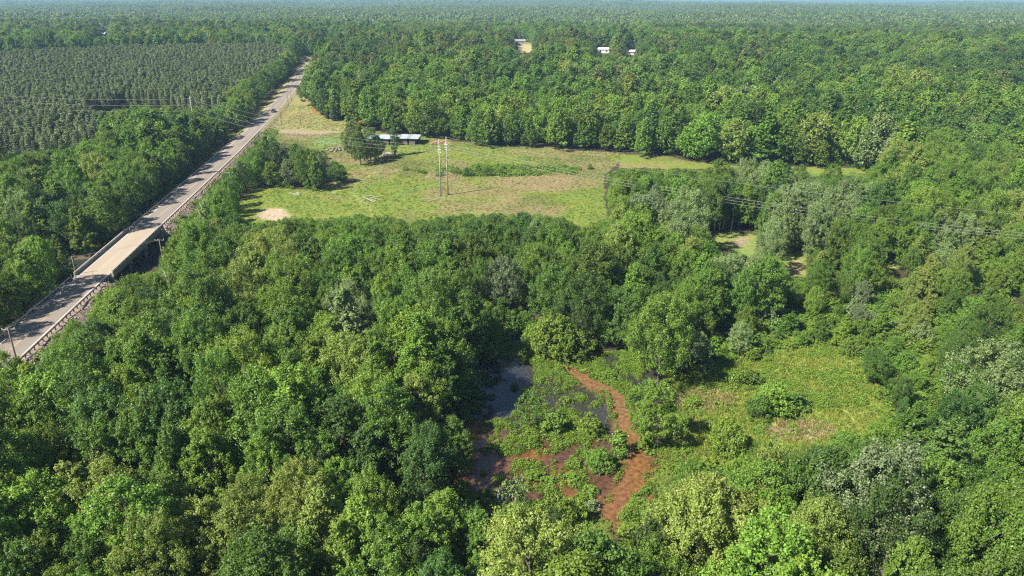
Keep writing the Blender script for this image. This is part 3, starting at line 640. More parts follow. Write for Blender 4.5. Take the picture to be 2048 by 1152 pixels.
# loose stone on the road bank
def rock(seed, s=1.0):
    rng = np.random.default_rng(seed); ph = (1 + 5 ** .5) / 2
    v = np.array([(-1, ph, 0), (1, ph, 0), (-1, -ph, 0), (1, -ph, 0), (0, -1, ph), (0, 1, ph), (0, -1, -ph), (0, 1, -ph), (ph, 0, -1), (ph, 0, 1), (-ph, 0, -1), (-ph, 0, 1)]) / 1.9
    v = v * rng.uniform(0.65, 1.25, v.shape) * s
    f = [(0, 11, 5), (0, 5, 1), (0, 1, 7), (0, 7, 10), (0, 10, 11), (1, 5, 9), (5, 11, 4), (11, 10, 2), (10, 7, 6), (7, 1, 8), (3, 9, 4), (3, 4, 2), (3, 2, 6), (3, 6, 8), (3, 8, 9), (4, 9, 5), (2, 4, 11), (6, 2, 10), (8, 6, 7), (9, 8, 1)]
    return mesh_np('rock', v, np.array(f))
M_ROCK = simple('bank_stone', (0.25, 0.19, 0.15), 0.95, noise=0.4, scale=2)
ROCKS = [rock(i) for i in range(4)]
for r_ in ROCKS: r_.materials.append(M_ROCK)
ry_ = RNG.uniform(118, 330, 1700); ro = 5.4 + np.abs(RNG.normal(0, 2.4, 1700)); ro = np.where(RNG.random(1700) < 0.15, -ro, ro)
ex = RNG.random(1700) < 0.35; ry_ = np.where(ex, RNG.choice([BR0 - 4, BR1 + 4], 1700) + RNG.normal(0, 3.5, 1700), ry_); ro = np.where(ex, RNG.uniform(-1, 12, 1700), ro)
qx = rx(ry_) + rn.x * ro; qy = ry_ + rn.y * ro; qz = terrain(qx, qy)
ok = (qz > 0.2) & ((np.abs(ro) > 5.2) | (qz < 3.2))
S = RNG.uniform(0.08, 0.36, ok.sum())
scatter('bank_stones', 'loose grey pink stones on the road bank', 'stones', np.stack([qx, qy, qz], 1)[ok], RNG.random(ok.sum()) * 6.28, np.stack([S, S, S * 0.7], 1), RNG.integers(0, 4, ok.sum()), [(r_, None) for r_ in ROCKS])

# ------------------------------------------------------------------ trees: positions
def cover(px_, py_):
    p0_, q0_ = px_, py_; c = np.zeros(np.shape(px_), bool); amp_ = np.clip((np.asarray(py_, float) - 180) / 500, 0.05, 1) * 34
    px_, py_ = px_ + amp_ * (fbm(px_, py_, 46, 93, 2) - 0.5) * 1.6, py_ + amp_ * (fbm(px_, py_, 46, 94, 2) - 0.5)
    for q in OPEN: c |= inpoly(*((p0_, q0_) if q is not FIELD and q is not CLEAR else (px_, py_)), q)
    return c
def fits(x, y, z, h, r):
    bad = np.zeros(x.shape, bool)
    for fx, fz in ((0, 0.05), (0, 0.5), (0, 1.0), (0.9, 0.75), (-0.9, 0.75), (0.6, 1.0), (-0.6, 1.0), (0.9, 0.3), (-0.9, 0.3), (1.2, 0.55), (-1.2, 0.55), (0, 1.08)):
        a, b, c = proj(x + fx * r, y, z + fz * h); bad |= cover(a, b)
    a0, b0, c0 = proj(x, y, z); a1, b1, c1 = proj(x, y, z + h * 1.06); rp2 = FPX * r * 1.2 / np.maximum(c1, 1)
    for q in HOUSEPX: bad |= (a1 + rp2 > q[0][0]) & (a1 - rp2 < q[1][0]) & (b1 < q[2][1]) & (b0 > q[0][1])
    return ~bad
def grid(y0, y1, step, wide=1.03, seed=1):
    rng = np.random.default_rng(seed); P = []
    yy = np.arange(y0, y1, step * 0.88)
    for i, q in enumerate(yy):
        w_ = (q * 0.725 + 25) * wide + 14; xx = np.arange(-w_, w_, step) + (i % 2) * step / 2
        P.append(np.stack([xx, np.full(len(xx), q)], 1))
    P = np.concatenate(P); P += rng.uniform(-0.36, 0.36, P.shape) * step
    return P[:, 0], P[:, 1]
def clear_of_works(x, y, pad):
    d = np.abs(x - rx(y)) / RN; ok = (d > np.where(x < rx(y), 6.6, 7.6) + pad) | (y > 1000)
    ok &= dist_line(x, y, CREEK)[0] > np.where(x > -97, 3.0, 5.0)
    return ok
PALE_AT = [(1540, 620), (2000, 780), (1450, 470), (1640, 430), (1480, 530), (700, 640), (1370, 690), (1690, 420), (1560, 470), (1600, 410), (1350, 450), (1500, 350), (1900, 480), (1750, 300), (1310, 830)]
YEL_AT = [(830, 850), (1590, 900), (1340, 1060), (430, 1095), (1150, 1100), (620, 1010), (1860, 570), (500, 560), (545, 510), (300, 1110), (1240, 1120), (1390, 1050), (560, 1090), (1830, 590), (180, 1010), (1060, 1120), (1500, 1060), (1280, 1050), (1330, 1000), (1440, 1030), (1180, 1070), (1100, 1140), (1420, 1120), (1700, 1130), (1650, 1090), (1560, 930), (1620, 890), (250, 1140), (380, 1060), (500, 1010)]
GREY_AT = [(1720, 590), (1730, 620), (1760, 1020), (1300, 420), (560, 320), (1000, 560)]
def species(x, y, z, h, rng):
    a, b, c = proj(x, y, z + 0.7 * h); n_ = len(x)
    f = fbm(x, y, 45, 31); u = np.clip(rng.random(n_) * 0.65 + (f - 0.5) * 1.3 + 0.17, 0, 0.999)
    sp = np.where(u < 0.24, 'dark', np.where(u < 0.56, 'mid', np.where(u < 0.85, 'fresh', np.where(u < 0.93, 'yel', 'lush')))).astype(object)
    sp = np.where(rng.random(n_) < 0.012, 'pale', sp)
    hillp = np.clip((vn(x, y, 130, 33) - 0.42) * 1.6, 0, 0.7) * sm(380, 560, y)
    sp = np.where(rng.random(n_) < hillp, np.where(rng.random(n_) < 0.6, 'olive', 'dark'), sp)
    for lst, nm, rad in ((PALE_AT, 'pale', 42), (YEL_AT, 'yel', 46), (GREY_AT, 'grey', 26)):
        for q in lst: sp = np.where(np.hypot(a - q[0], b - q[1]) < rad * 1.0, nm, sp)
    return sp
def fill(y0, y1, step, seed, hs, rel, dense=1.0):
    x, y = grid(y0, y1, step, seed=seed); rng = np.random.default_rng(seed + 50)
    k = clear_of_works(x, y, 1.0); x, y = x[k], y[k]
    z = terrain(x, y); a, b, c = proj(x, y, z)
    pin = inpoly(a, b, PINEZ) | inpoly(a, b, PINEZ2)
    x, y, z, a, b = x[~pin], y[~pin], z[~pin], a[~pin], b[~pin]
    hh = np.zeros(len(x)); rr = np.zeros(len(x)); base = np.clip(rng.normal(0.9, 0.19, len(x)), 0.45, 1.3) * (0.85 + 0.3 * vn(x, y, 60, 91))
    cap = np.where(inpoly(a, b, SCRUB), rng.choice([1.6, 2.5, 3.5, 5.0, 7.0], len(x)), 99)
    cap = np.where(inpoly(a, b, SCRUB2) & (cap > 90), rng.choice([2.5, 4, 6, 8, 10, 12], len(x)), cap)
    cap = np.where(inpoly(a, b, [(930, 628), (1100, 632), (1095, 705), (960, 730)]), rng.choice([2.6, 4, 5, 7], len(x)), cap)
    cap = np.where(inpoly(a, b, [(840, 870), (945, 860), (945, 1020), (840, 1020)]), rng.choice([4, 6, 8], len(x)), cap)
    cap = np.where(inpoly(a, b, ROWCUT), rng.choice([2, 3, 4], len(x)), cap)
    for h in hs:
        rj = np.random.default_rng(seed + 5).uniform(0.8, 1.2, len(x))
        h_ = h * base; r_ = rel * rj * h_ * np.where(h_ < 6, 1.35, 1.0)
        k = (hh == 0) & (h_ <= cap * 1.2) & fits(x, y, z, h_, r_); hh = np.where(k, h_, hh); rr = np.where(k, r_, rr)
    k = hh > 0
    return x[k], y[k], z[k], hh[k], rr[k]
bx, by, bz, bh, br_ = fill(50, 300, 5.9, 1, [15.5, 13, 10.5, 8, 6, 4, 2.6, 1.6], 0.245)
nx_, ny_, nz_, nh_, nr_ = fill(300, 1250, 7.6, 2, [18.5, 14, 11, 8, 5, 3], 0.285)
x_, y_, z_, h_, r_ = [np.concatenate(q) for q in ((bx, nx_), (by, ny_), (bz, nz_), (bh, nh_), (br_, nr_))]
sp_ = species(x_, y_, z_, h_, np.random.default_rng(9))
ax_, ay_, zc_ = proj(x_, y_, z_ + h_ * 0.75)
_, aty, _ = proj(x_, y_, z_ + h_)
vis = (ax_ > -120) & (ax_ < 2168) & (aty < 1200)
inframe = (ax_ > 10) & (ax_ < 2038) & (ay_ > 0) & (ay_ < 1140)
tree = h_ >= 5.0
COLNAME = {k: v[1] for k, v in SPEC.items()}; SHORT = dict(mid='green', dark='dark', fresh='bright', yel='yellowish', pale='silvery', grey='greyish', lush='light', olive='olive')
def where(x, y, z):
    a, b, c = proj(x, y, z); a = float(a); b = float(b)
    if x < float(rx(y)): return 'in the wood across the road'
    if y > 320: return 'on the rise behind the field'
    if a > 1200 and b < 560: return 'beside the power line cut'
    if a > 1330 and b < 900: return 'around the grassy clearing'
    if a > 1260: return 'in the wood below the clearing'
    if a > 860 and b < 720: return 'between marsh and field'
    if a > 760: return 'overhanging the muddy marsh'
    if x - float(rx(y)) < 26: return 'along the foot of the road bank'
    return 'in the wood between road and marsh'
def beside(i):
    d = np.hypot(x_ - x_[i], y_ - y_[i]) + 1e3 * (h_ < 5); d[i] = 1e9; o = np.argsort(d)[:3]
    for j in o:
        if sp_[j] != sp_[i] and d[j] < 9: return ' by a %s one' % SHORT[sp_[j]]
    return ''
FNAME = ['rounded', 'upright oval', 'conical', 'wide rounded', 'flat topped', 'dense oval', 'finely lobed', 'slim conical']
def put_tree(x, y, z, h, r, s, form, rot, label=None, group=None, trunkmat=None, extra=''):
    k = h / 15.0; kx = r / FORMS[form][1] if r else k
    wh = where(x, y, z); sz = 'tall' if h > 14 else ('low' if h < 8 else 'medium')
    lb = label or ('%s %s %s tree%s %s' % (sz, FNAME[form], COLNAME[s], extra, wh)).replace('medium ', '')
    if label is None and len(lb.split()) > 16: lb = lb.replace('the ', '').replace(' in wood ', ' ')
    t = thing('broadleaf_tree', lb[:200], 'tree', (x, y, z), rot, group or ('trees ' + wh if label is None else None))
    t.scale = (kx, kx, k)
    obj('trunk', TRUNK[form], t, trunkmat); obj('crown', NEAR[form], t, SPEC[s][0])
    return t
def put_shrub(x, y, z, h, r, s, form, rot, label=None, group=None):
    wh = where(x, y, z); lb = label or '%s %s shrub %s' % ('large' if h > 3.4 else ('knee high' if h < 1.3 else 'bushy'), COLNAME[s], wh)
    t = thing('shrub', lb, 'shrub', (x, y, z), rot, group or ('shrubs ' + wh if label is None else None))
    bh0 = [2.6, 2.2, 3.0, 3.2][form]; br0 = [1.45, 1.7, 1.35, 1.0][form]
    if r > 2.1:
        g = BIGB[form % 3]; t.scale = (r / 3.2, r / 3.2, h / 4.6)
        obj('stem', g[1], t); obj('foliage', g[0], t, SPEC[s][0]); return t
    t.scale = (r / br0, r / br0, h / bh0)
    obj('stem', BUSHST[form], t); obj('foliage', BUSH[form], t, SPEC[s][0])
    return t
rg = np.random.default_rng(77)
forms = np.where(y_ > 300, rg.choice([0, 1, 2, 2, 3, 5, 6, 7, 7, 2], len(x_)), rg.integers(0, 8, len(x_))); rots = rg.random(len(x_)) * 6.28; bform = rg.integers(0, 4, len(x_))
MAN_T, MAN_S = [], []
exec_manual = []
# trees and shrubs placed one by one: (base px, base py, height, radius, species, form, label)
MANT = [
 (600, 372, 17, 4.3, 'mid', 2, 'tall pointed green tree at the end of the grove beside the road'), (560, 366, 16, 4.0, 'dark', 1, 'dark green tree in the middle of the grove beside the road'),
 (532, 360, 15, 3.8, 'mid', 6, 'green tree of the roadside grove standing towards the guardrail'), (582, 374, 11, 3.4, 'grey', 5, 'thin greyish tree at the foot of the roadside grove'),
 (630, 376, 9, 3.4, 'dark', 3, 'low dark spreading tree at the field end of the roadside grove'), (546, 374, 10, 3.2, 'fresh', 5, 'bright green low tree at the foot of the roadside grove'), (513, 350, 11, 3.3, 'mid', 0, 'mid green tree beside the guardrail next to the roadside grove'),
 (674, 366, 8.5, 3.4, 'dark', 0, 'small dark rounded tree standing alone in the field near the grove'), (684, 366, 4.5, 2.8, 'mid', 4, 'low tree touching the lone rounded tree in the field'),
 (704, 315, 15, 4.2, 'dark', 1, 'dark tree in the clump before the shed, towards the rubble heap'), (722, 331, 18, 4.4, 'mid', 2, 'tallest tree of the clump before the long shed'), (742, 322, 15, 4.2, 'dark', 5, 'dense dark tree of the clump, close to the shed wall'),
 (757, 318, 10, 3.4, 'dark', 3, 'low dark tree of the clump, towards the junk pile'), (790, 312, 17, 2.3, 'mid', 7, 'slender bare stemmed tree in front of the long shed'),
 (1308, 893, 12.0, 3.3, 'fresh', 5, 'dense leafy tree between the orange stream and the grassy clearing'), (1372, 748, 9.5, 3.6, 'pale', 6, 'pale tree standing where the clearing meets the wood'),
 (1235, 690, 13, 4.4, 'dark', 5, 'dark tree behind the small muddy pool'), (1280, 715, 10, 3.4, 'mid', 1, 'green tree at the edge of the marsh beside the clearing'),
 (1398, 756, 5.5, 2.4, 'dark', 1, 'small dark tree beside the pale tree at the clearing'), (840, 905, 13.5, 3.7, 'yel', 1, 'pale yellowish tree on the shaded bank of the marsh'), (905, 945, 9, 3.0, 'mid', 0, 'round green tree leaning over the orange water'),
]
MANS = [
 (1108, 712, 8.5, 6.0, 'lush', 0, 'large soft willow bush at the head of the muddy stream'), (1140, 716, 6.5, 4.6, 'fresh', 2, 'rounded willow bush next to the large one at the stream head'), (1078, 700, 5.5, 3.8, 'fresh', 1, 'small willow bush behind the large one at the stream head'),
 (1178, 866, 3.4, 1.7, 'lush', 2, 'bright rounded bush beside the grey pool'), (1105, 866, 3.6, 1.8, 'mid', 3, 'dark upright bush in the middle of the marsh'), (1200, 945, 3.9, 2.5, 'fresh', 0, 'wide green bush beside the orange stream'),
 (1238, 915, 4.2, 1.6, 'mid', 3, 'upright green bush on the bank of the orange stream'), (1066, 892, 1.9, 1.0, 'lush', 3, 'little upright shrub by the slender marsh tree'), (1012, 905, 1.4, 2.0, 'lush', 1, 'low clump of weeds in the red mud by the western pool'),
 (1040, 902, 1.3, 1.6, 'fresh', 1, 'low green clump behind the western mud pool'), (1000, 966, 1.4, 1.8, 'lush', 1, 'spreading weed clump beside the purple brown water'), (1070, 960, 1.5, 2.3, 'lush', 0, 'wide low clump in the middle of the red mud'),
 (1100, 968, 1.3, 1.5, 'fresh', 1, 'small clump next to the wide low one on the red mud'), (1146, 962, 1.5, 1.6, 'fresh', 0, 'dark low clump at the edge of the deep red pool'), (1178, 990, 1.5, 2.0, 'lush', 1, 'green clump standing in the deep red pool'),
 (1184, 1022, 1.7, 1.6, 'grey', 0, 'grey green clump in the deep red pool'), (1112, 1062, 5.2, 3.2, 'fresh', 0, 'big leafy bush on the shore below the red mud'), (1140, 1050, 3.8, 2.4, 'lush', 2, 'light green bush touching the big leafy shore bush'),
 (1252, 1042, 1.8, 1.5, 'fresh', 1, 'round bush at the end of the orange stream'), (1070, 1040, 3.0, 2.0, 'mid', 0, 'shaded green bush beside the big leafy shore bush'), (985, 880, 0.9, 1.0, 'mid', 1, 'tiny clump at the rim of the orange western pool'),
 (966, 950, 1.1, 0.8, 'pale', 3, 'small pale weed standing in the purple brown water'), (1130, 810, 1.6, 2.2, 'lush', 1, 'low clump on the grey pool margin'), (1190, 815, 1.3, 1.6, 'lush', 1, 'low islet of weeds in the grey pool'), (1215, 760, 1.5, 2.6, 'fresh', 1, 'weedy bank clump beside the tan stream'),
 (1030, 782, 1.7, 1.1, 'mid', 3, 'dark bush standing in the blue shaded pool'), (985, 800, 1.4, 1.0, 'dark', 3, 'dark shaded weed in the blue pool'), (1545, 826, 5.2, 4.0, 'fresh', 0, 'large round bush in the middle of the grassy clearing'), (1520, 836, 4.0, 2.8, 'mid', 2, 'dark bush merging with the large round one in the clearing'),
 (1592, 820, 3.0, 2.3, 'mid', 0, 'small bush just beyond the large round one in the clearing'), (1452, 905, 5.6, 3.3, 'lush', 0, 'round light green bush at the low end of the clearing'), (1478, 772, 3.0, 2.3, 'fresh', 1, 'twin bush at the back of the clearing'), (1502, 770, 2.8, 2.0, 'mid', 0, 'dark twin bush at the back of the clearing'),
 (1386, 812, 1.9, 2.4, 'lush', 1, 'low grassy hump of leaves in the dry patch'), (1290, 905, 2.4, 2.2, 'fresh', 0, 'bush at the foot of the dense stream tree'), (1340, 955, 2.2, 2.3, 'lush', 1, 'leafy bush by the dark puddle below the clearing'), (1420, 950, 2.6, 2.2, 'lush', 0, 'light bush below the round light green one'),
 (1180, 338, 2.3, 1.8, 'mid', 2, 'dark bush at the end of the hedge in the field'), (1000, 350, 2.8, 2.4, 'fresh', 0, 'bright hedge bush beyond the tall poles'), (975, 352, 3.6, 2.4, 'fresh', 2, 'tallest hedge bush beyond the tall poles'), (935, 352, 3.4, 2.6, 'mid', 0, 'dark hedge bush right behind the tall poles'), (915, 348, 2.5, 2.2, 'fresh', 1, 'low hedge bush right behind the tall poles'),
 (955, 345, 3.0, 2.2, 'mid', 3, 'upright hedge bush among the field hedge'), (1130, 338, 1.9, 2.2, 'fresh', 1, 'low bush in the thin end of the field hedge'), (1060, 346, 1.7, 2.0, 'fresh', 1, 'sparse low bush halfway along the field hedge'), (812, 341, 2.0, 1.4, 'fresh', 2, 'single small bush by the reddish heap in the field'), (880, 352, 1.8, 2.4, 'lush', 1, 'low leafy bush at the shaded start of the field hedge'),
]
manual_pts = []
for q in MANT:
    p = place(q[0], q[1]); manual_pts.append((p[0], p[1], q[3]))
    put_tree(p[0], p[1], p[2], q[2], q[3], q[4], q[5], rg.random() * 6.28, q[6], 'trees placed along field and marsh')
for q in MANS:
    p = place(q[0], q[1]); manual_pts.append((p[0], p[1], q[3] * 0.7))
    put_shrub(p[0], p[1], p[2] - 0.05, q[2] * (0.85 if q[2] < 2.5 else 1), q[3] * (0.7 if q[2] < 2.5 else 0.9), q[4], q[5], rg.random() * 6.28, q[6], 'bushes of marsh and field')
for a, b, h, lb in ((1060, 858, 7.2, 'slender tree with a bare stem in the middle of the marsh'), (1028, 1036, 6.4, 'thin pale tree on the shaded shore below the mud')):
    p = place(a, b); t = thing('broadleaf_tree', lb, 'tree', p, 0.4 * h, 'trees placed along field and marsh'); t.scale = (h / 7.6,) * 3
    obj('trunk', AIRYT, t); obj('crown', AIRY, t, SPEC['fresh' if h > 7 else 'pale'][0]); manual_pts.append((p[0], p[1], 1.5))
for a, b, h in ((1428, 462, 15), (1438, 463, 16.5), (1446, 461, 15.5), (1462, 462, 14)):
    p = place(a, b); t = thing('broadleaf_tree', 'tall tree with a bare pale trunk at the power line cut', 'tree', p, h, 'bare trunked trees at the power line cut'); t.scale = (0.8, 0.8, h / 15.5)
    obj('trunk', HIGHT, t); obj('crown', HIGH, t, SPEC['dark' if h > 15 else 'mid'][0]); manual_pts.append((p[0], p[1], 1.0))
SNAG = make_trunk(340, 12, 0.2, make_crown(341, 'round', 3.0, 4, 12.5, 22, 0.8, 60, 0.2)[1], 22, M_PALEBARK)
for a, b, h, lb in ((1778, 1150, 12, 'dead tree with pale bare branches in the wood below the clearing'), (196, 1060, 13, 'pale dead snag poking out of the wood between road and marsh'), (1985, 905, 11, 'leaning dead pale tree beside the silvery tree'), (350, 610, 10, 'dead pale tree among the bushes by the creek')):
    p = place(a, b); t = thing('dead_tree', lb, 'dead tree', p, a * 0.7, 'dead trees'); t.scale = (h / 12,) * 3; t.rotation_euler = (0.08, 0.1, a); obj('trunk', SNAG, t); manual_pts.append((p[0], p[1], 0.5))
mp_ = np.array(manual_pts)
dman = np.min(np.hypot(x_[:, None] - mp_[None, :, 0], y_[:, None] - mp_[None, :, 1]) - mp_[None, :, 2], axis=1)
keep = dman > 1.0
isT = keep & tree; isS = keep & ~tree
order = np.argsort(zc_ - 0 * h_)
indT = [i for i in order if isT[i] and inframe[i]][:300 - len(MANT) - 16]
indS = [i for i in order if isS[i] and inframe[i]][:290 - len(MANS)]
for i in indT: put_tree(float(x_[i]), float(y_[i]), float(z_[i]), float(h_[i]), float(r_[i]), sp_[i], int(forms[i]), float(rots[i]), extra=beside(i))
for i in indS:
    s = sp_[i] if sp_[i] in ('mid', 'fresh', 'lush', 'grey', 'pale') else ('lush' if i % 2 else 'fresh')
    put_shrub(float(x_[i]), float(y_[i]), float(z_[i]) - 0.05, float(h_[i]), float(r_[i]) * 1.5, s, int(bform[i]), float(rots[i]))
done = np.zeros(len(x_), bool); done[indT] = True; done[indS] = True
# the rest of the woodland: one mass
SK = ['mid', 'dark', 'fresh', 'yel', 'pale', 'grey', 'lush', 'olive']; SI = {k: i for i, k in enumerate(SK)}
rest = np.where(keep & vis & ~done)[0]
spi = np.array([SI[s] for s in sp_])
hi = rest[(zc_[rest] < 300) & (h_[rest] >= 5)]; lo = rest[(zc_[rest] >= 300) & (h_[rest] >= 5)]; sh = rest[h_[rest] < 5]
pro_hi = [(NEAR[f], SPEC[s][0]) for s in SK for f in range(8)]; pro_lo = [(MIDT[f], SPEC[s][0]) for s in SK for f in range(8)]
fr = np.array([q[1] for q in FORMS])
def sc3(i): return np.stack([r_[i] / fr[forms[i]], r_[i] / fr[forms[i]], h_[i] / 15], 1)
P3 = np.stack([x_, y_, z_], 1)
scatter('near_woodland', 'mass of broadleaf trees around the power line and the road', 'woodland', P3[hi], rots[hi], sc3(hi), spi[hi] * 8 + forms[hi], pro_hi)
scatter('hillside_woodland', 'mass of broadleaf forest covering the rise behind the field', 'woodland', P3[lo], rots[lo], sc3(lo), spi[lo] * 8 + forms[lo], pro_lo)
scatter('low_thicket', 'low leafy thicket along the wood edges', 'thicket', P3[sh], rots[sh], np.stack([r_[sh] * 1.0, r_[sh] * 1.0, h_[sh] / 2.6], 1), (spi[sh] % 3) * 4 + bform[sh], [(BUSH[f], SPEC[s][0]) for s in ('fresh', 'mid', 'lush') for f in range(4)])
# undergrowth that closes the wood edges and the scrub
ux, uy = grid(60, 330, 2.6, seed=31); k = clear_of_works(ux, uy, -2); ux, uy = ux[k], uy[k]; uz = terrain(ux, uy)
ua, ub, uc = proj(ux, uy, uz); inscr = inpoly(ua, ub, SCRUB) | inpoly(ua, ub, ROWCUT)
rr0 = np.random.default_rng(32); uh = np.where(inscr, rr0.uniform(0.8, 2.2, len(ux)), rr0.uniform(0.6, 1.9, len(ux)))
k = fits(ux, uy, uz, uh, uh * 0.7) & (rr0.random(len(ux)) < np.where(inscr, 0.8, 0.45)); ux, uy, uz, uh = ux[k], uy[k], uz[k], uh[k]
scatter('undergrowth', 'knee to head high green undergrowth beneath and between the trees', 'undergrowth', np.stack([ux, uy, uz - 0.05], 1), rr0.random(len(ux)) * 6.28, np.stack([uh * .62, uh * .62, uh / 2.6], 1), rr0.integers(0, 12, len(ux)), [(BUSH[f], SPEC[s][0]) for s in ('fresh', 'mid', 'lush') for f in range(4)])
# ------------------------------------------------------------------ pines
gxp, gyp = grid(330, 1150, 3.05, seed=41); gxp = gxp + np.random.default_rng(43).normal(0, 0.7, len(gxp)); gyp = gyp + np.random.default_rng(44).normal(0, 0.7, len(gyp)); k = gxp < rx(gyp) - 11; gxp, gyp = gxp[k], gyp[k]; gzp = terrain(gxp, gyp); pa, pb, pc_ = proj(gxp, gyp, gzp)
k = inpoly(pa, pb, PINEZ) | inpoly(pa, pb, PINEZ2); gxp, gyp, gzp, pa, pb, pc_ = gxp[k], gyp[k], gzp[k], pa[k], pb[k], pc_[k]
rp_ = np.random.default_rng(42); ph_ = rp_.uniform(0.78, 1.12, len(gxp)); k = rp_.random(len(gxp)) < 0.93; gxp, gyp, gzp, pa, pc_, ph_, pb2 = gxp[k], gyp[k], gzp[k], pa[k], pc_[k], ph_[k], pb[k]
o_ = np.argsort(pc_); o_ = [i for i in o_ if 5 < pa[i]][:290]; dn = np.zeros(len(gxp), bool); dn[o_] = True
for i in o_:
    zn = 'in the small pine stand below the wires' if inpoly(np.array([pa[i]]), np.array([pb2[i]]), PINEZ2)[0] else 'at the wire side edge of the plantation'
    t = thing('pine_tree', '%s young dark pine %s' % ('tall' if ph_[i] > 1.02 else ('short' if ph_[i] < 0.88 else 'even sized'), zn), 'tree', (gxp[i], gyp[i], gzp[i]), float(rp_.random() * 6.28), 'pines at the edge of the plantation'); t.scale = (float(ph_[i]),) * 3
    obj('trunk', PTRUNK, t); obj('crown', PINE[i % 4], t)
q = np.where(~dn)[0]
scatter('pine_plantation', 'even dark mass of young plantation pines beside the road', 'plantation', np.stack([gxp, gyp, gzp], 1)[q], rp_.random(len(q)) * 6.28, np.repeat(ph_[q, None], 3, 1), rp_.integers(0, 4, len(q)), [(m_, None) for m_ in PINE])
# bright trees between plantation and road, cedars on the clay bank
for i, (a, b, h, r, s, f, lb) in enumerate([(478, 236, 17, 5.5, 'lush', 3, 'bright yellow green tree at the plantation corner by the road'), (462, 246, 11, 5.0, 'mid', 0, 'wide dark based bush tree at the plantation corner'), (497, 212, 16, 5, 'lush', 0, 'bright green roadside tree next to the plantation corner'),
        (515, 200, 15, 5, 'mid', 3, 'green roadside tree before the pine plantation'), (530, 190, 16, 5, 'fresh', 1, 'fresh green roadside tree midway along the plantation'), (545, 178, 17, 6, 'fresh', 3, 'broad bright roadside tree where the road climbs'), (556, 166, 16, 6, 'mid', 0, 'rounded roadside tree high on the climbing road'), (570, 152, 15, 6, 'dark', 3, 'dark roadside tree near the crest of the road'),
        (445, 250, 7, 4, 'fresh', 4, 'low bright tree beside the gravel pull off')]):
    p = place(a, b); off = abs(p[0] - float(rx(p[1])))
    xx = min(p[0], float(rx(p[1])) - 12.5)
    put_tree(xx, p[1], float(terrain(np.array([xx]), np.array([p[1]]))[0]), h, r, s, f, i * 1.3, lb, 'roadside trees by the plantation')
for i, (a, b, h, lb) in enumerate([(668, 242, 9.5, 'dark conical cedar at the foot of the clay bank, towards the road'), (684, 238, 11, 'dark conical cedar in the middle of the clay bank row'), (704, 242, 8.5, 'short dark cedar in the clay bank row'), (718, 236, 10, 'dark cedar beside the orange clay scar'), (655, 238, 6.5, 'smallest dark cedar at the roadside end of its row')]):
    p = place(a, b); t = thing('cedar_tree', lb, 'tree', p, i * 1.1, 'cedars on the clay bank'); t.scale = (h / 9 * 1.25, h / 9 * 1.25, h / 9); obj('trunk', CTRUNK, t); obj('crown', CEDAR[i % 2], t)
# ------------------------------------------------------------------ far forest
P = []; yv = 1230.0
rf = np.random.default_rng(61)
while yv < 11500:
    st = 50 if yv < 3500 else (80 if yv < 7000 else 120)
    w_ = yv * 0.76 + 60; xx = np.arange(-w_, w_, st); P.append(np.stack([xx + rf.uniform(-12, 12, len(xx)), np.full(len(xx), yv) + rf.uniform(-12, 12, len(xx)), np.full(len(xx), st / 50.0)], 1)); yv += st
P = np.concatenate(P); fz = terrain(P[:, 0], P[:, 1], False)
fp = (vn(P[:, 0], P[:, 1], 700, 71) > 0.80)
S = np.maximum(P[:, 2], 1.0); hz_ = rf.uniform(0.85, 1.15, len(P)) * (0.75 + 0.5 * vn(P[:, 0], P[:, 1], 260, 72))
k = np.ones(len(P), bool)
for q in ((206, 73), (1206, 106), (1262, 110), (1040, 88)):
    hp_ = place(*q); k &= ~((np.abs(P[:, 0] - hp_[0] * P[:, 1] / hp_[1]) < 46) & (P[:, 1] > hp_[1] - 330) & (P[:, 1] < hp_[1] + 45))
idx = np.where(fp, 6 + rf.integers(0, 2, len(P)), rf.integers(0, 6, len(P)))
scatter('far_forest', 'hazy forest rolling away to the horizon', 'forest', np.stack([P[:, 0], P[:, 1], fz], 1)[k], (rf.integers(0, 4, len(P)) * math.pi / 2 + rf.uniform(-.2, .2, len(P)))[k], np.stack([S, S, hz_], 1)[k], idx[k], [(m_, None) for m_ in PATCH] + [(m_, None) for m_ in PPATCH])
# ------------------------------------------------------------------ grasses and weeds on the open ground
def sample(poly_px, n_, seed, ybounds):
    rng = np.random.default_rng(seed); xs_ = [q[0] for q in poly_px]; ys_ = [q[1] for q in poly_px]
    c = [flat(a, b) for a, b in poly_px]; x0, x1 = min(q[0] for q in c), max(q[0] for q in c); y0, y1 = min(q[1] for q in c), min(max(q[1] for q in c), ybounds)
    x = rng.uniform(x0, x1, n_); y = rng.uniform(y0, y1, n_); z = terrain(x, y); a, b, _ = proj(x, y, z); k = inpoly(a, b, poly_px) & clear_of_works(x, y, -2)
    return x[k], y[k], z[k], a[k], b[k], rng
x, y, z, a, b, rng = sample(MARSH_PX, 62000, 81, 400)
k = (z > -0.03 + 0.07 * rng.random(len(z))) & (fbm(x, y, 3, 82) > 0.30); k |= (z > -0.22) & (rng.random(len(z)) < 0.05 + 0.22 * sm(0.5, 0.62, fbm(x, y, 1.6, 95))) & (dist_line(x, y, STREAM)[0] > 2.2); x, y, z = x[k], y[k], np.maximum(z[k], -0.04); n_ = len(x); s_ = rng.uniform(0.25, 0.95, n_) * (0.45 + 0.9 * fbm(x, y, 4, 83))
scatter('marsh_weeds', 'green weeds and sedge on the islets of the muddy marsh', 'weeds', np.stack([x, y, z - 0.03], 1), rng.random(n_) * 6.28, np.repeat(s_[:, None], 3, 1), rng.choice(7, n_, p=[.16, .10, .14, .06, .20, .17, .17]), [(m_, None) for m_ in WEED] + [(m_, None) for m_ in TUFT_G])
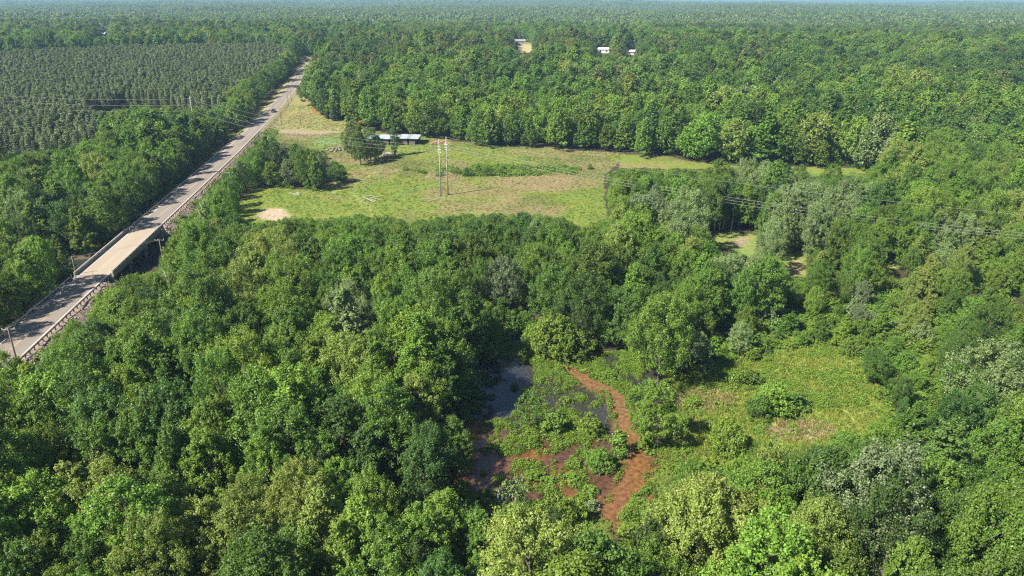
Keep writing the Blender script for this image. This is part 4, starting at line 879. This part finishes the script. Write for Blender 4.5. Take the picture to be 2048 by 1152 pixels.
x, y, z, a, b, rng = sample(CLEARG, 17000, 84, 400); n_ = len(x); dry = (np.hypot((a - 1410) / 60, (b - 800) / 24) < 1) | (np.hypot((a - 1600) / 75, (b - 862) / 24) < 1); dry &= rng.random(n_) < 0.75
u = fbm(x, y, 5, 85) + rng.normal(0, 0.12, n_)
id_ = np.where(dry, 7 + rng.integers(0, 2, n_), np.where(u > 0.62, rng.integers(0, 3, n_), 4 + rng.integers(0, 3, n_))); s_ = rng.uniform(0.5, 1.2, n_) * np.where(id_ < 4, 0.9, 0.9) * (0.6 + 0.8 * fbm(x, y, 6, 86))
ALLG = [(m_, None) for m_ in WEED] + [(m_, None) for m_ in TUFT_G] + [(m_, None) for m_ in TUFT_D]
scatter('clearing_grass', 'tall green and dry grass of the clearing beside the marsh', 'grass', np.stack([x, y, z], 1), rng.random(n_) * 6.28, np.stack([s_ * 1.15, s_ * 1.15, s_ * 0.75], 1), id_, [(m_, None) for m_ in WEED] + [(m_, M_GRASS2) for m_ in TUFT_G] + [(m_, None) for m_ in TUFT_D])
x, y, z, a, b, rng = sample(FIELD, 75000, 87, 480); bare = (np.hypot((a - 548) / 34, (b - 428) / 14) < 1) | (np.hypot((a - 620) / 72, (b - 265) / 4) < 1) | (np.hypot((a - 590) / 50, (b - 262) / 4) < 1)
k = ~bare & (rng.random(len(x)) < 0.35 + 0.9 * (fbm(x, y, 9, 88) - 0.25)); x, y, z, a, b = x[k], y[k], z[k], a[k], b[k]; n_ = len(x)
tan = np.clip(1.2 - np.hypot((a - 1080) / 150, (b - 366) / 26), 0, 0.8) + np.where(b < 265, 0.4, 0) + 1.6 * (fbm(x, y, 22, 15) - 0.60); rd_ = rng.random(n_)
hedge = (np.hypot((a - 1000) / 170, (b - 342) / 11) < 1) & (fbm(x, y, 7, 92) > 0.48)
id_ = np.where(rd_ < tan, 7 + rng.integers(0, 2, n_), np.where(hedge | (rng.random(n_) < 0.07), rng.integers(0, 3, n_), 4 + rng.integers(0, 3, n_))); s_ = rng.uniform(0.5, 1.15, n_) * np.where(hedge & (id_ < 4), 1.7, 0.8)
scatter('field_grass', 'rough green and tan grass of the open field', 'grass', np.stack([x, y, z], 1), rng.random(n_) * 6.28, np.stack([s_ * 1.3, s_ * 1.3, s_ * np.where(hedge, 0.9, 0.55)], 1), id_, ALLG)

wy_ = RNG.uniform(70, 400, 2400); wo = np.where(RNG.random(2400) < 0.8, 1, -1) * RNG.uniform(6.0, 12.5, 2400); wxx = rx(wy_) + rn.x * wo; wyy = wy_ + rn.y * wo; wzz = terrain(wxx, wyy)
k = (wzz > 0.0) & (fbm(wxx, wyy, 6, 96) > 0.46 - 0.03 * (np.abs(wo) - 6)); k &= ((wy_ < BR0 - 6) | (wy_ > BR1 + 6)); m_n = int(k.sum()); s_ = RNG.uniform(0.5, 1.5, m_n)
scatter('bank_weeds', 'scrubby weeds growing on the stony road bank', 'weeds', np.stack([wxx, wyy, wzz - 0.03], 1)[k], RNG.random(m_n) * 6.28, np.repeat(s_[:, None], 3, 1), RNG.integers(0, 4, m_n), [(m_, None) for m_ in WEED])

# ------------------------------------------------------------------ power line and poles
M_GPOLE = simple('weathered_pole', (0.27, 0.265, 0.255), 0.8, noise=0.2, scale=2); M_BPOLE = simple('brown_pole', (0.17, 0.13, 0.10), 0.9, noise=0.3, scale=2)
M_WIRE = simple('aluminium_wire', (0.22, 0.215, 0.21), 0.6, 0.1, 0.05); M_INS = simple('glazed_insulator', (0.55, 0.55, 0.55), 0.3)
def steel_pole(px_, py_, h, label):
    p = place(px_, py_); t = thing('power_pole', label, 'pole', p, 0, 'poles of the power line')
    obj('shaft', MB().tube([(0, 0, -0.8), (0, 0, h * 0.5), (0, 0, h)], [0.26, 0.21, 0.15], 10).mesh('shaft', M_GPOLE, True), t)
    for z in (h - 3.0, h - 4.0, h - 5.0):
        for s in (-1, 1): obj('insulator', MB().tube([(s * 0.15, -s * 0.09, z), (s * 0.75, -s * 0.45, z - 0.05)], 0.09, 6).mesh('insulator', M_INS, True), t)
    return Vector(p), h
A, Ah = steel_pole(882, 393, 22.0, 'tall grey pole standing in the field, a step in front of its pair'); B, Bh = steel_pole(896, 390, 22.4, 'tall grey pole standing in the field, a step behind its pair')
Lz = float(terrain(np.array([-164.]), np.array([375.]))[0]); LP = Vector((-164, 375, Lz))
t = thing('power_pole', 'tall grey pole rising out of the trees across the road from the field', 'pole', LP, 0, 'poles of the power line')
obj('shaft', MB().tube([(0, 0, -0.8), (0, 0, 11), (0, 0, 22)], [0.3, 0.24, 0.17], 10).mesh('shaft', M_GPOLE, True), t)
obj('top_bracket', MB().box((0, 0, 18.2), (0.2, 2.4, 0.2), 0.4).mesh('top_bracket', M_GPOLE), t)
def wire(a, b, sag, label, group, rad=0.030, n_=28):
    a, b = Vector(a), Vector(b); pts = []
    for i in range(n_ + 1):
        u = i / n_; p = a.lerp(b, u); p.z -= 4 * sag * u * (1 - u); pts.append(p)
    o = obj('power_line_wire', MB().tube(pts, rad, 4, False).mesh('power_line_wire', M_WIRE)); tag(o, label, 'wire', group); return o
E_ = Vector((205, 139, 0.0)); Q_ = Vector((-345, 425, 3.0))
steps = [(0.0, 'upper'), (-1.9, 'middle'), (-3.8, 'lower')]
for k, (dz, nm) in enumerate(steps):
    pa_ = A + Vector((-0.2, 0.1, Ah - 2.6 + dz * 0.55)); pb_ = B + Vector((0.2, -0.1, Bh - 2.6 + dz * 0.55))
    off = (k - 1) * 1.6
    wire(pb_, E_ + Vector((off * 0.5, off, 19.0 + dz * 0.6)), 6.6, nm + ' conductor running from the pole pair over the wood', 'conductors over the wood')
    wire(LP + Vector((0, 0, 21 + dz * 1.6)), pa_, 4.4, nm + ' conductor crossing the road to the pole pair', 'conductors across the road')
    wire(LP + Vector((0, 0, 21 + dz * 1.6)), Q_ + Vector((0, 0, 21 + dz * 1.6)), 3.0, nm + ' conductor running past the pine plantation', 'conductors by the plantation')
wire(A + Vector((0, 0, Ah - 0.2)), LP + Vector((0, 0, 21.8)), 3.2, 'topmost thin wire crossing the road to the pole pair', 'conductors across the road', 0.022)
wire(B + Vector((0, 0, Bh - 0.2)), E_ + Vector((0, 0, 22)), 4.6, 'topmost thin wire running over the wood', 'conductors over the wood', 0.022)
def wood_pole(pos, h, label, arm=True, white=False):
    t = thing('utility_pole', label, 'pole', pos, ROT, 'wooden poles along the road')
    obj('shaft', MB().tube([(0, 0, -1.0), (0, 0, h * 0.5), (0, 0, h)], [0.17, 0.15, 0.11], 8).mesh('shaft', M_BPOLE, True), t)
    if arm:
        k = obj('crossarm', MB().box((0, 0.14, h - 0.45), (2.5, 0.13, 0.16)).mesh('crossarm', M_GPOLE if white else M_BPOLE), t)
        for s in (-1.1, -0.35, 1.1): obj('insulator', MB().tube([(s, 0.14, h - 0.37), (s, 0.14, h - 0.12)], [0.07, 0.09], 6).mesh('insulator', M_INS, True), k)
    return Vector(pos) + Vector((0, 0, h - 0.15))
def tz(x, y): return float(terrain(np.array([float(x)]), np.array([float(y)]))[0])
def atop(px_, py_, ztop):                       # plan point seen at a pixel when its height is known
    d = ray(px_, py_); t = (CAMH - ztop) / -d[2]; return d[0] * t, d[1] * t
pl = []
x, y = atop(15, 655, 10.5); pl.append(wood_pole((x, y, tz(x, y)), 10.5 - tz(x, y), 'wooden pole with a pale crossarm at the tree line before the bridge', True, True))
x, y = atop(143, 512, 9.0); pl.append(wood_pole((x, y, tz(x, y)), 9.0 - tz(x, y), 'leaning bare pole in shade beside the bridge parapet', False))
x, y = atop(318, 478, 9.0); pl.append(wood_pole((x, y, tz(x, y)), 9.0 - tz(x, y), 'wooden pole half hidden in leaves by the dark creek'))
for a, b, h, lb in ((466, 393, 9.5, 'wooden pole at the field corner beside the roadside bushes'), (507, 330, 9.0, 'wooden pole inside the roadside grove'), (563, 249, 9.5, 'wooden pole where the dirt track meets the road'), (577, 212, 9.5, 'wooden pole on the verge above the clay bank'), (583, 203, 9.5, 'wooden pole on the climbing verge under the trees'), (602, 251, 8.0, 'lone thin pole in the grass before the clay bank'), (600, 160, 9.5, 'small wooden pole near the crest of the road')):
    p = place(a, b); e = wood_pole(p, h, lb)
    if a != 602: pl.append(e)
for i, (a, b) in enumerate(zip(pl[:-1], pl[1:])):
    for s in (-0.5, 0.5): wire(a + Vector((s, 0, 0)), b + Vector((s, 0, 0)), (b - a).length * 0.018, 'thin service wire strung between the wooden poles along the road', 'service wires along the road', 0.016, 12)

for a, b, c, d in ((246, 57, 372, 58), (470, 64, 556, 65)):
    (x0, y0), (x1, y1) = atop(a, b, 36), atop(c, d, 36)
    wire((x0, y0, 36), (x1, y1, 36), 3.0, 'sunlit wire above the far forest past the plantation', 'far sunlit wires', 0.22)
# ------------------------------------------------------------------ shed, rubble, boards, truck, far houses
M_TIN = simple('pale_tin_roof', (0.36, 0.42, 0.46), 0.45, 0.25, 0.22, 0.7); M_TIN2 = simple('dull_tin_roof', (0.25, 0.255, 0.26), 0.55, 0.2, 0.35, 0.6)
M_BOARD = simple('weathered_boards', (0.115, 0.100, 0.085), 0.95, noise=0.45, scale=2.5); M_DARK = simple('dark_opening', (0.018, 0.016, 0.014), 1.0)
def shed(px0, py0, px1, py1, label, depth, hf, hb, tin, npan):
    p0, p1 = Vector(place(px0, py0)), Vector(place(px1, py1)); d = p1 - p0; L = math.hypot(d.x, d.y); ang = math.atan2(d.y, d.x)
    t = thing('shed', label, 'shed', (p0.x, p0.y, min(p0.z, p1.z)), ang, 'tin roofed sheds by the field')
    hm = (hf + hb) / 2 + 0.9
    nb = max(6, int(L / 0.9))
    for i in range(nb):                       # upright boards of the front wall, a few gaps
        if i % 7 == 4: continue
        obj('wall_board', MB().box((L * (i + 0.5) / nb, 0.02 * (i % 2), hf / 2 - 0.1), (L / nb * 0.94, 0.06, hf - 0.1)).mesh('wall_board', M_BOARD), t)
    obj('back_wall', MB().box((L / 2, depth, hb / 2), (L, 0.1, hb)).mesh('back_wall', M_BOARD), t)
    for x0 in (0.06, L - 0.06):
        m_ = MB(); m_.v = [(x0, 0, -0.2), (x0, depth, -0.2), (x0, depth, hb), (x0, depth / 2, hm), (x0, 0, hf)]; m_.f = [(0, 1, 2, 3, 4)]
        obj('gable_wall', m_.mesh('gable_wall', M_BOARD), t)
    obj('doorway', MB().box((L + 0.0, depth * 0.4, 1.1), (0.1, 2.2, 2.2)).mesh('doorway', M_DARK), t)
    obj('corner_post', MB().box((L + 1.8, depth * 0.85, 1.2), (0.16, 0.16, 2.6)).mesh('corner_post', M_BOARD), t)
    rng = np.random.default_rng(int(px0))
    for i in range(npan):
        x0 = -0.5 + (L + 2.4) * i / npan; x1 = -0.5 + (L + 2.4) * (i + 1) / npan + 0.05; j = rng.uniform(0, 0.05)
        for s, (ya, za, yb, zb) in enumerate(((-0.9, hf - 0.28, depth / 2, hm + 0.05), (depth / 2, hm + 0.05, depth + 0.7, hb - 0.2))):
            z1 = j + 0.02 * (i % 2)
            m_ = MB().hexa([(x0, ya, za + z1), (x1, ya, za + z1), (x1, yb, zb + z1), (x0, yb, zb + z1), (x0, ya, za + z1 + 0.05), (x1, ya, za + z1 + 0.05), (x1, yb, zb + z1 + 0.05), (x0, yb, zb + z1 + 0.05)])
            obj('roof_sheet', m_.mesh('roof_sheet', tin if rng.random() < 0.75 else M_TIN2), t)
    return t
shed(738, 289, 792, 291, 'long low shed with dull patched tin roof behind the tree clump', 11, 3.4, 3.2, M_TIN, 12)
shed(800, 290, 830, 291, 'open ended tin roofed shed with dark boards next to the field', 11, 3.6, 3.4, M_TIN, 8)
M_JUNK = simple('junk', (0.19, 0.155, 0.125), 0.9, noise=0.5, scale=2); M_BRICK = simple('red_rubble', (0.25, 0.15, 0.10), 0.95, noise=0.35, scale=2); M_WOODW = simple('bleached_wood', (0.29, 0.265, 0.23), 0.9, noise=0.25, scale=3)
def heap(px_, py_, n_, rad, hgt, mat, label, cat='rubble', flat_=False):
    p = place(px_, py_); t = thing('rubble_heap', label, cat, p, 0, 'heaps in the field'); rng = np.random.default_rng(int(px_))
    for i in range(n_):
        a = rng.random() * 6.28; r = rad * math.sqrt(rng.random()); z = hgt * (1 - (r / rad) ** 1.5) * rng.uniform(0.3, 1)
        if rng.random() < 0.4:
            m_ = MB().box((0, 0, 0), (rng.uniform(1, 2.4), rng.uniform(0.15, 0.5), rng.uniform(0.06, 0.3)), rng.random() * 3).mesh('plank', mat); o = obj('plank', m_, t, loc=(r * math.cos(a), r * math.sin(a), z)); o.rotation_euler = (rng.normal(0, .2), rng.normal(0, .2), 0)
        else:
            rk = ROCKS[i % 4]; o = obj('lump', rk, t, mat, loc=(r * math.cos(a), r * math.sin(a), z)); s = rng.uniform(0.3, 0.8); o.scale = (s * 1.4, s, s * 0.7); o.rotation_euler = (0, 0, a)
    return t
heap(676, 299, 46, 6.0, 1.3, M_JUNK, 'grey tan heap of old boards and rubble beside the tree clump'); heap(778, 310, 30, 4.5, 0.8, M_WOODW, 'scattered pale junk pile under the slender tree before the shed'); heap(878, 287, 34, 4.2, 1.2, M_BRICK, 'reddish heap of earth and logs past the end of the shed'); heap(548, 212 + 44, 6, 1.2, 0.3, M_JUNK, 'few loose planks lying by the track entrance')
p = place(742, 400); t = thing('collapsed_fence', 'bleached wooden frame lying flat in the field grass', 'fence', (p[0], p[1], p[2]), 0)
for i, (a, b, c, d) in enumerate([(724, 394, 745, 404), (727, 397, 750, 407), (724, 394, 740, 394), (735, 393, 757, 396), (742, 397, 760, 402), (738, 400, 752, 405), (730, 400, 738, 395)]):
    q0, q1 = Vector(place(a, b)), Vector(place(c, d)); q0.z += 0.28 + 0.05 * i; q1.z += 0.28 + 0.05 * i
    m_ = MB(); m_.tube([q0 - Vector(p), q1 - Vector(p)], 0.085, 4); obj('plank', m_.mesh('plank', M_WOODW), t)
# pickup
M_TRUCK = simple('dark_paint', (0.030, 0.034, 0.045), 0.3, 0.2, 0.05); M_GLASS = simple('dark_glass', (0.02, 0.025, 0.03), 0.08); M_TYRE = simple('tyre', (0.02, 0.02, 0.02), 0.9); M_LAMP = simple('lamp_glass', (0.7, 0.68, 0.6), 0.2); M_CHROME = simple('bumper', (0.45, 0.45, 0.46), 0.3, 0.8); M_BED = simple('truck_bed', (0.16, 0.16, 0.17), 0.7)
yt = 449.0; pt = rp(yt, 1.7, 0.01); t = thing('pickup_truck', 'dark pickup truck driving on the road beside the track entrance', 'truck', pt, ROT)
bd = obj('body', MB().hexa([(-0.98, -2.75, 0.5), (0.98, -2.75, 0.5), (0.98, 2.75, 0.5), (-0.98, 2.75, 0.5), (-0.95, -2.72, 1.12), (0.95, -2.72, 1.12), (0.9, 2.68, 1.08), (-0.9, 2.68, 1.08)]).mesh('body', M_TRUCK), t)
obj('cabin', MB().hexa([(-0.9, -0.95, 1.12), (0.9, -0.95, 1.12), (0.9, 1.45, 1.12), (-0.9, 1.45, 1.12), (-0.74, -0.7, 1.85), (0.74, -0.7, 1.85), (0.74, 0.72, 1.85), (-0.74, 0.72, 1.85)]).mesh('cabin', M_TRUCK), t)
obj('windscreen', MB().hexa([(-0.8, 1.36, 1.2), (0.8, 1.36, 1.2), (0.8, 1.42, 1.2), (-0.8, 1.42, 1.2), (-0.68, 0.80, 1.78), (0.68, 0.80, 1.78), (0.68, 0.86, 1.78), (-0.68, 0.86, 1.78)]).mesh('windscreen', M_GLASS), t)
obj('rear_window', MB().hexa([(-0.75, -0.95, 1.22), (0.75, -0.95, 1.22), (0.75, -0.88, 1.22), (-0.75, -0.88, 1.22), (-0.66, -0.77, 1.76), (0.66, -0.77, 1.76), (0.66, -0.7, 1.76), (-0.66, -0.7, 1.76)]).mesh('rear_window', M_GLASS), t)
for s in (-1, 1):
    obj('side_window', MB().hexa([(s * 0.84, -0.7, 1.22), (s * 0.905, -0.7, 1.22), (s * 0.905, 1.15, 1.22), (s * 0.84, 1.15, 1.22), (s * 0.72, -0.55, 1.76), (s * 0.785, -0.55, 1.76), (s * 0.785, 0.62, 1.76), (s * 0.72, 0.62, 1.76)]).mesh('side_window', M_GLASS), t)
    obj('headlight', MB().box((s * 0.74, 2.74, 0.88), (0.36, 0.06, 0.2)).mesh('headlight', M_LAMP), t)
    obj('bed_side', MB().box((s * 0.9, -1.85, 1.24), (0.1, 1.7, 0.26)).mesh('bed_side', M_TRUCK), t)
    for yy in (-1.75, 1.75): obj('wheel', MB().tube([(s * 0.75, yy, 0.39), (s * 1.0, yy, 0.39)], 0.39, 14).mesh('wheel', M_TYRE, True), t)
obj('tailgate', MB().box((0, -2.68, 1.24), (1.8, 0.08, 0.26)).mesh('tailgate', M_TRUCK), t); obj('truck_bed', MB().box((0, -1.85, 1.14), (1.68, 1.6, 0.04)).mesh('truck_bed', M_BED), t)
obj('bumper', MB().box((0, 2.82, 0.55), (1.9, 0.14, 0.22)).mesh('bumper', M_CHROME), t); obj('bumper', MB().box((0, -2.82, 0.55), (1.9, 0.14, 0.22)).mesh('bumper', M_CHROME), t)
# far houses
M_WROOF = simple('white_metal_roof', (0.48, 0.48, 0.48), 0.4, 0.0, 0.05); M_WWALL = simple('white_wall', (0.66, 0.66, 0.66), 0.8, 0, 0.08); M_BWALL = simple('pale_wall', (0.60, 0.55, 0.48), 0.8, 0, 0.08); M_PANE = simple('dark_pane', (0.05, 0.06, 0.07), 0.1)
def house(px_, py_, L, D, h, label, roof, wall, rot=0.0):
    p = Vector(place(px_, py_)); t = thing('house', label, 'house', p, rot, 'far buildings among the trees')
    obj('wall', MB().box((0, 0, h / 2 - 1), (L, D, h + 2)).mesh('wall', wall), t)
    m_ = MB(); a, b = L / 2 + 0.5, D / 2 + 0.5; m_.v = [(-a, -b, h - 0.15), (a, -b, h - 0.15), (a, 0, h + D * 0.22), (-a, 0, h + D * 0.22), (-a, b, h - 0.15), (a, b, h - 0.15), (-a, -b, h - 0.3), (a, -b, h - 0.3), (a, b, h - 0.3), (-a, b, h - 0.3)]
    m_.f = [(0, 1, 2, 3), (3, 2, 5, 4), (6, 7, 1, 0), (4, 5, 8, 9), (0, 3, 4, 9, 6), (1, 7, 8, 5, 2)]
    obj('roof', m_.mesh('roof', roof), t)
    for i in range(max(2, int(L / 5))):
        obj('window', MB().box((-L / 2 + (i + 0.5) * L / max(2, int(L / 5)), -D / 2 - 0.03, h * 0.55), (1.4, 0.1, 1.3)).mesh('window', M_PANE), t)
    return p
HOUSES = [house(1206, 106, 13, 8, 4.0, 'long white roofed building among the far trees', M_WROOF, M_WWALL), house(1262, 110, 10.5, 8, 3.4, 'lower white building with bluish front beyond the forest', M_WROOF, M_BWALL), house(206, 73, 10, 9, 4, 'small bright white building in the far woods past the plantation', M_WROOF, M_WWALL), house(1040, 88, 14, 9, 4, 'dull roofed house beside the far grassy gap', M_TIN2, M_TIN2)]

# ------------------------------------------------------------------ air
hb = MB().box((0, 6500, 60), (36000, 20500, 140)); ho = obj('haze', hb.mesh('haze'))
m, n, out = new_mat('haze_air'); v = N(n, 'ShaderNodeVolumePrincipled'); v.inputs['Color'].default_value = (0.40, 0.67, 1.0, 1); v.inputs['Density'].default_value = 1.0e-4; v.inputs['Anisotropy'].default_value = 0.0
n.links.new(v.outputs[0], out.inputs['Volume']); m.cycles.homogeneous_volume = True
ho.data.materials.append(m); tag(ho, 'thin blue summer haze over the whole valley', 'haze', kind='stuff')
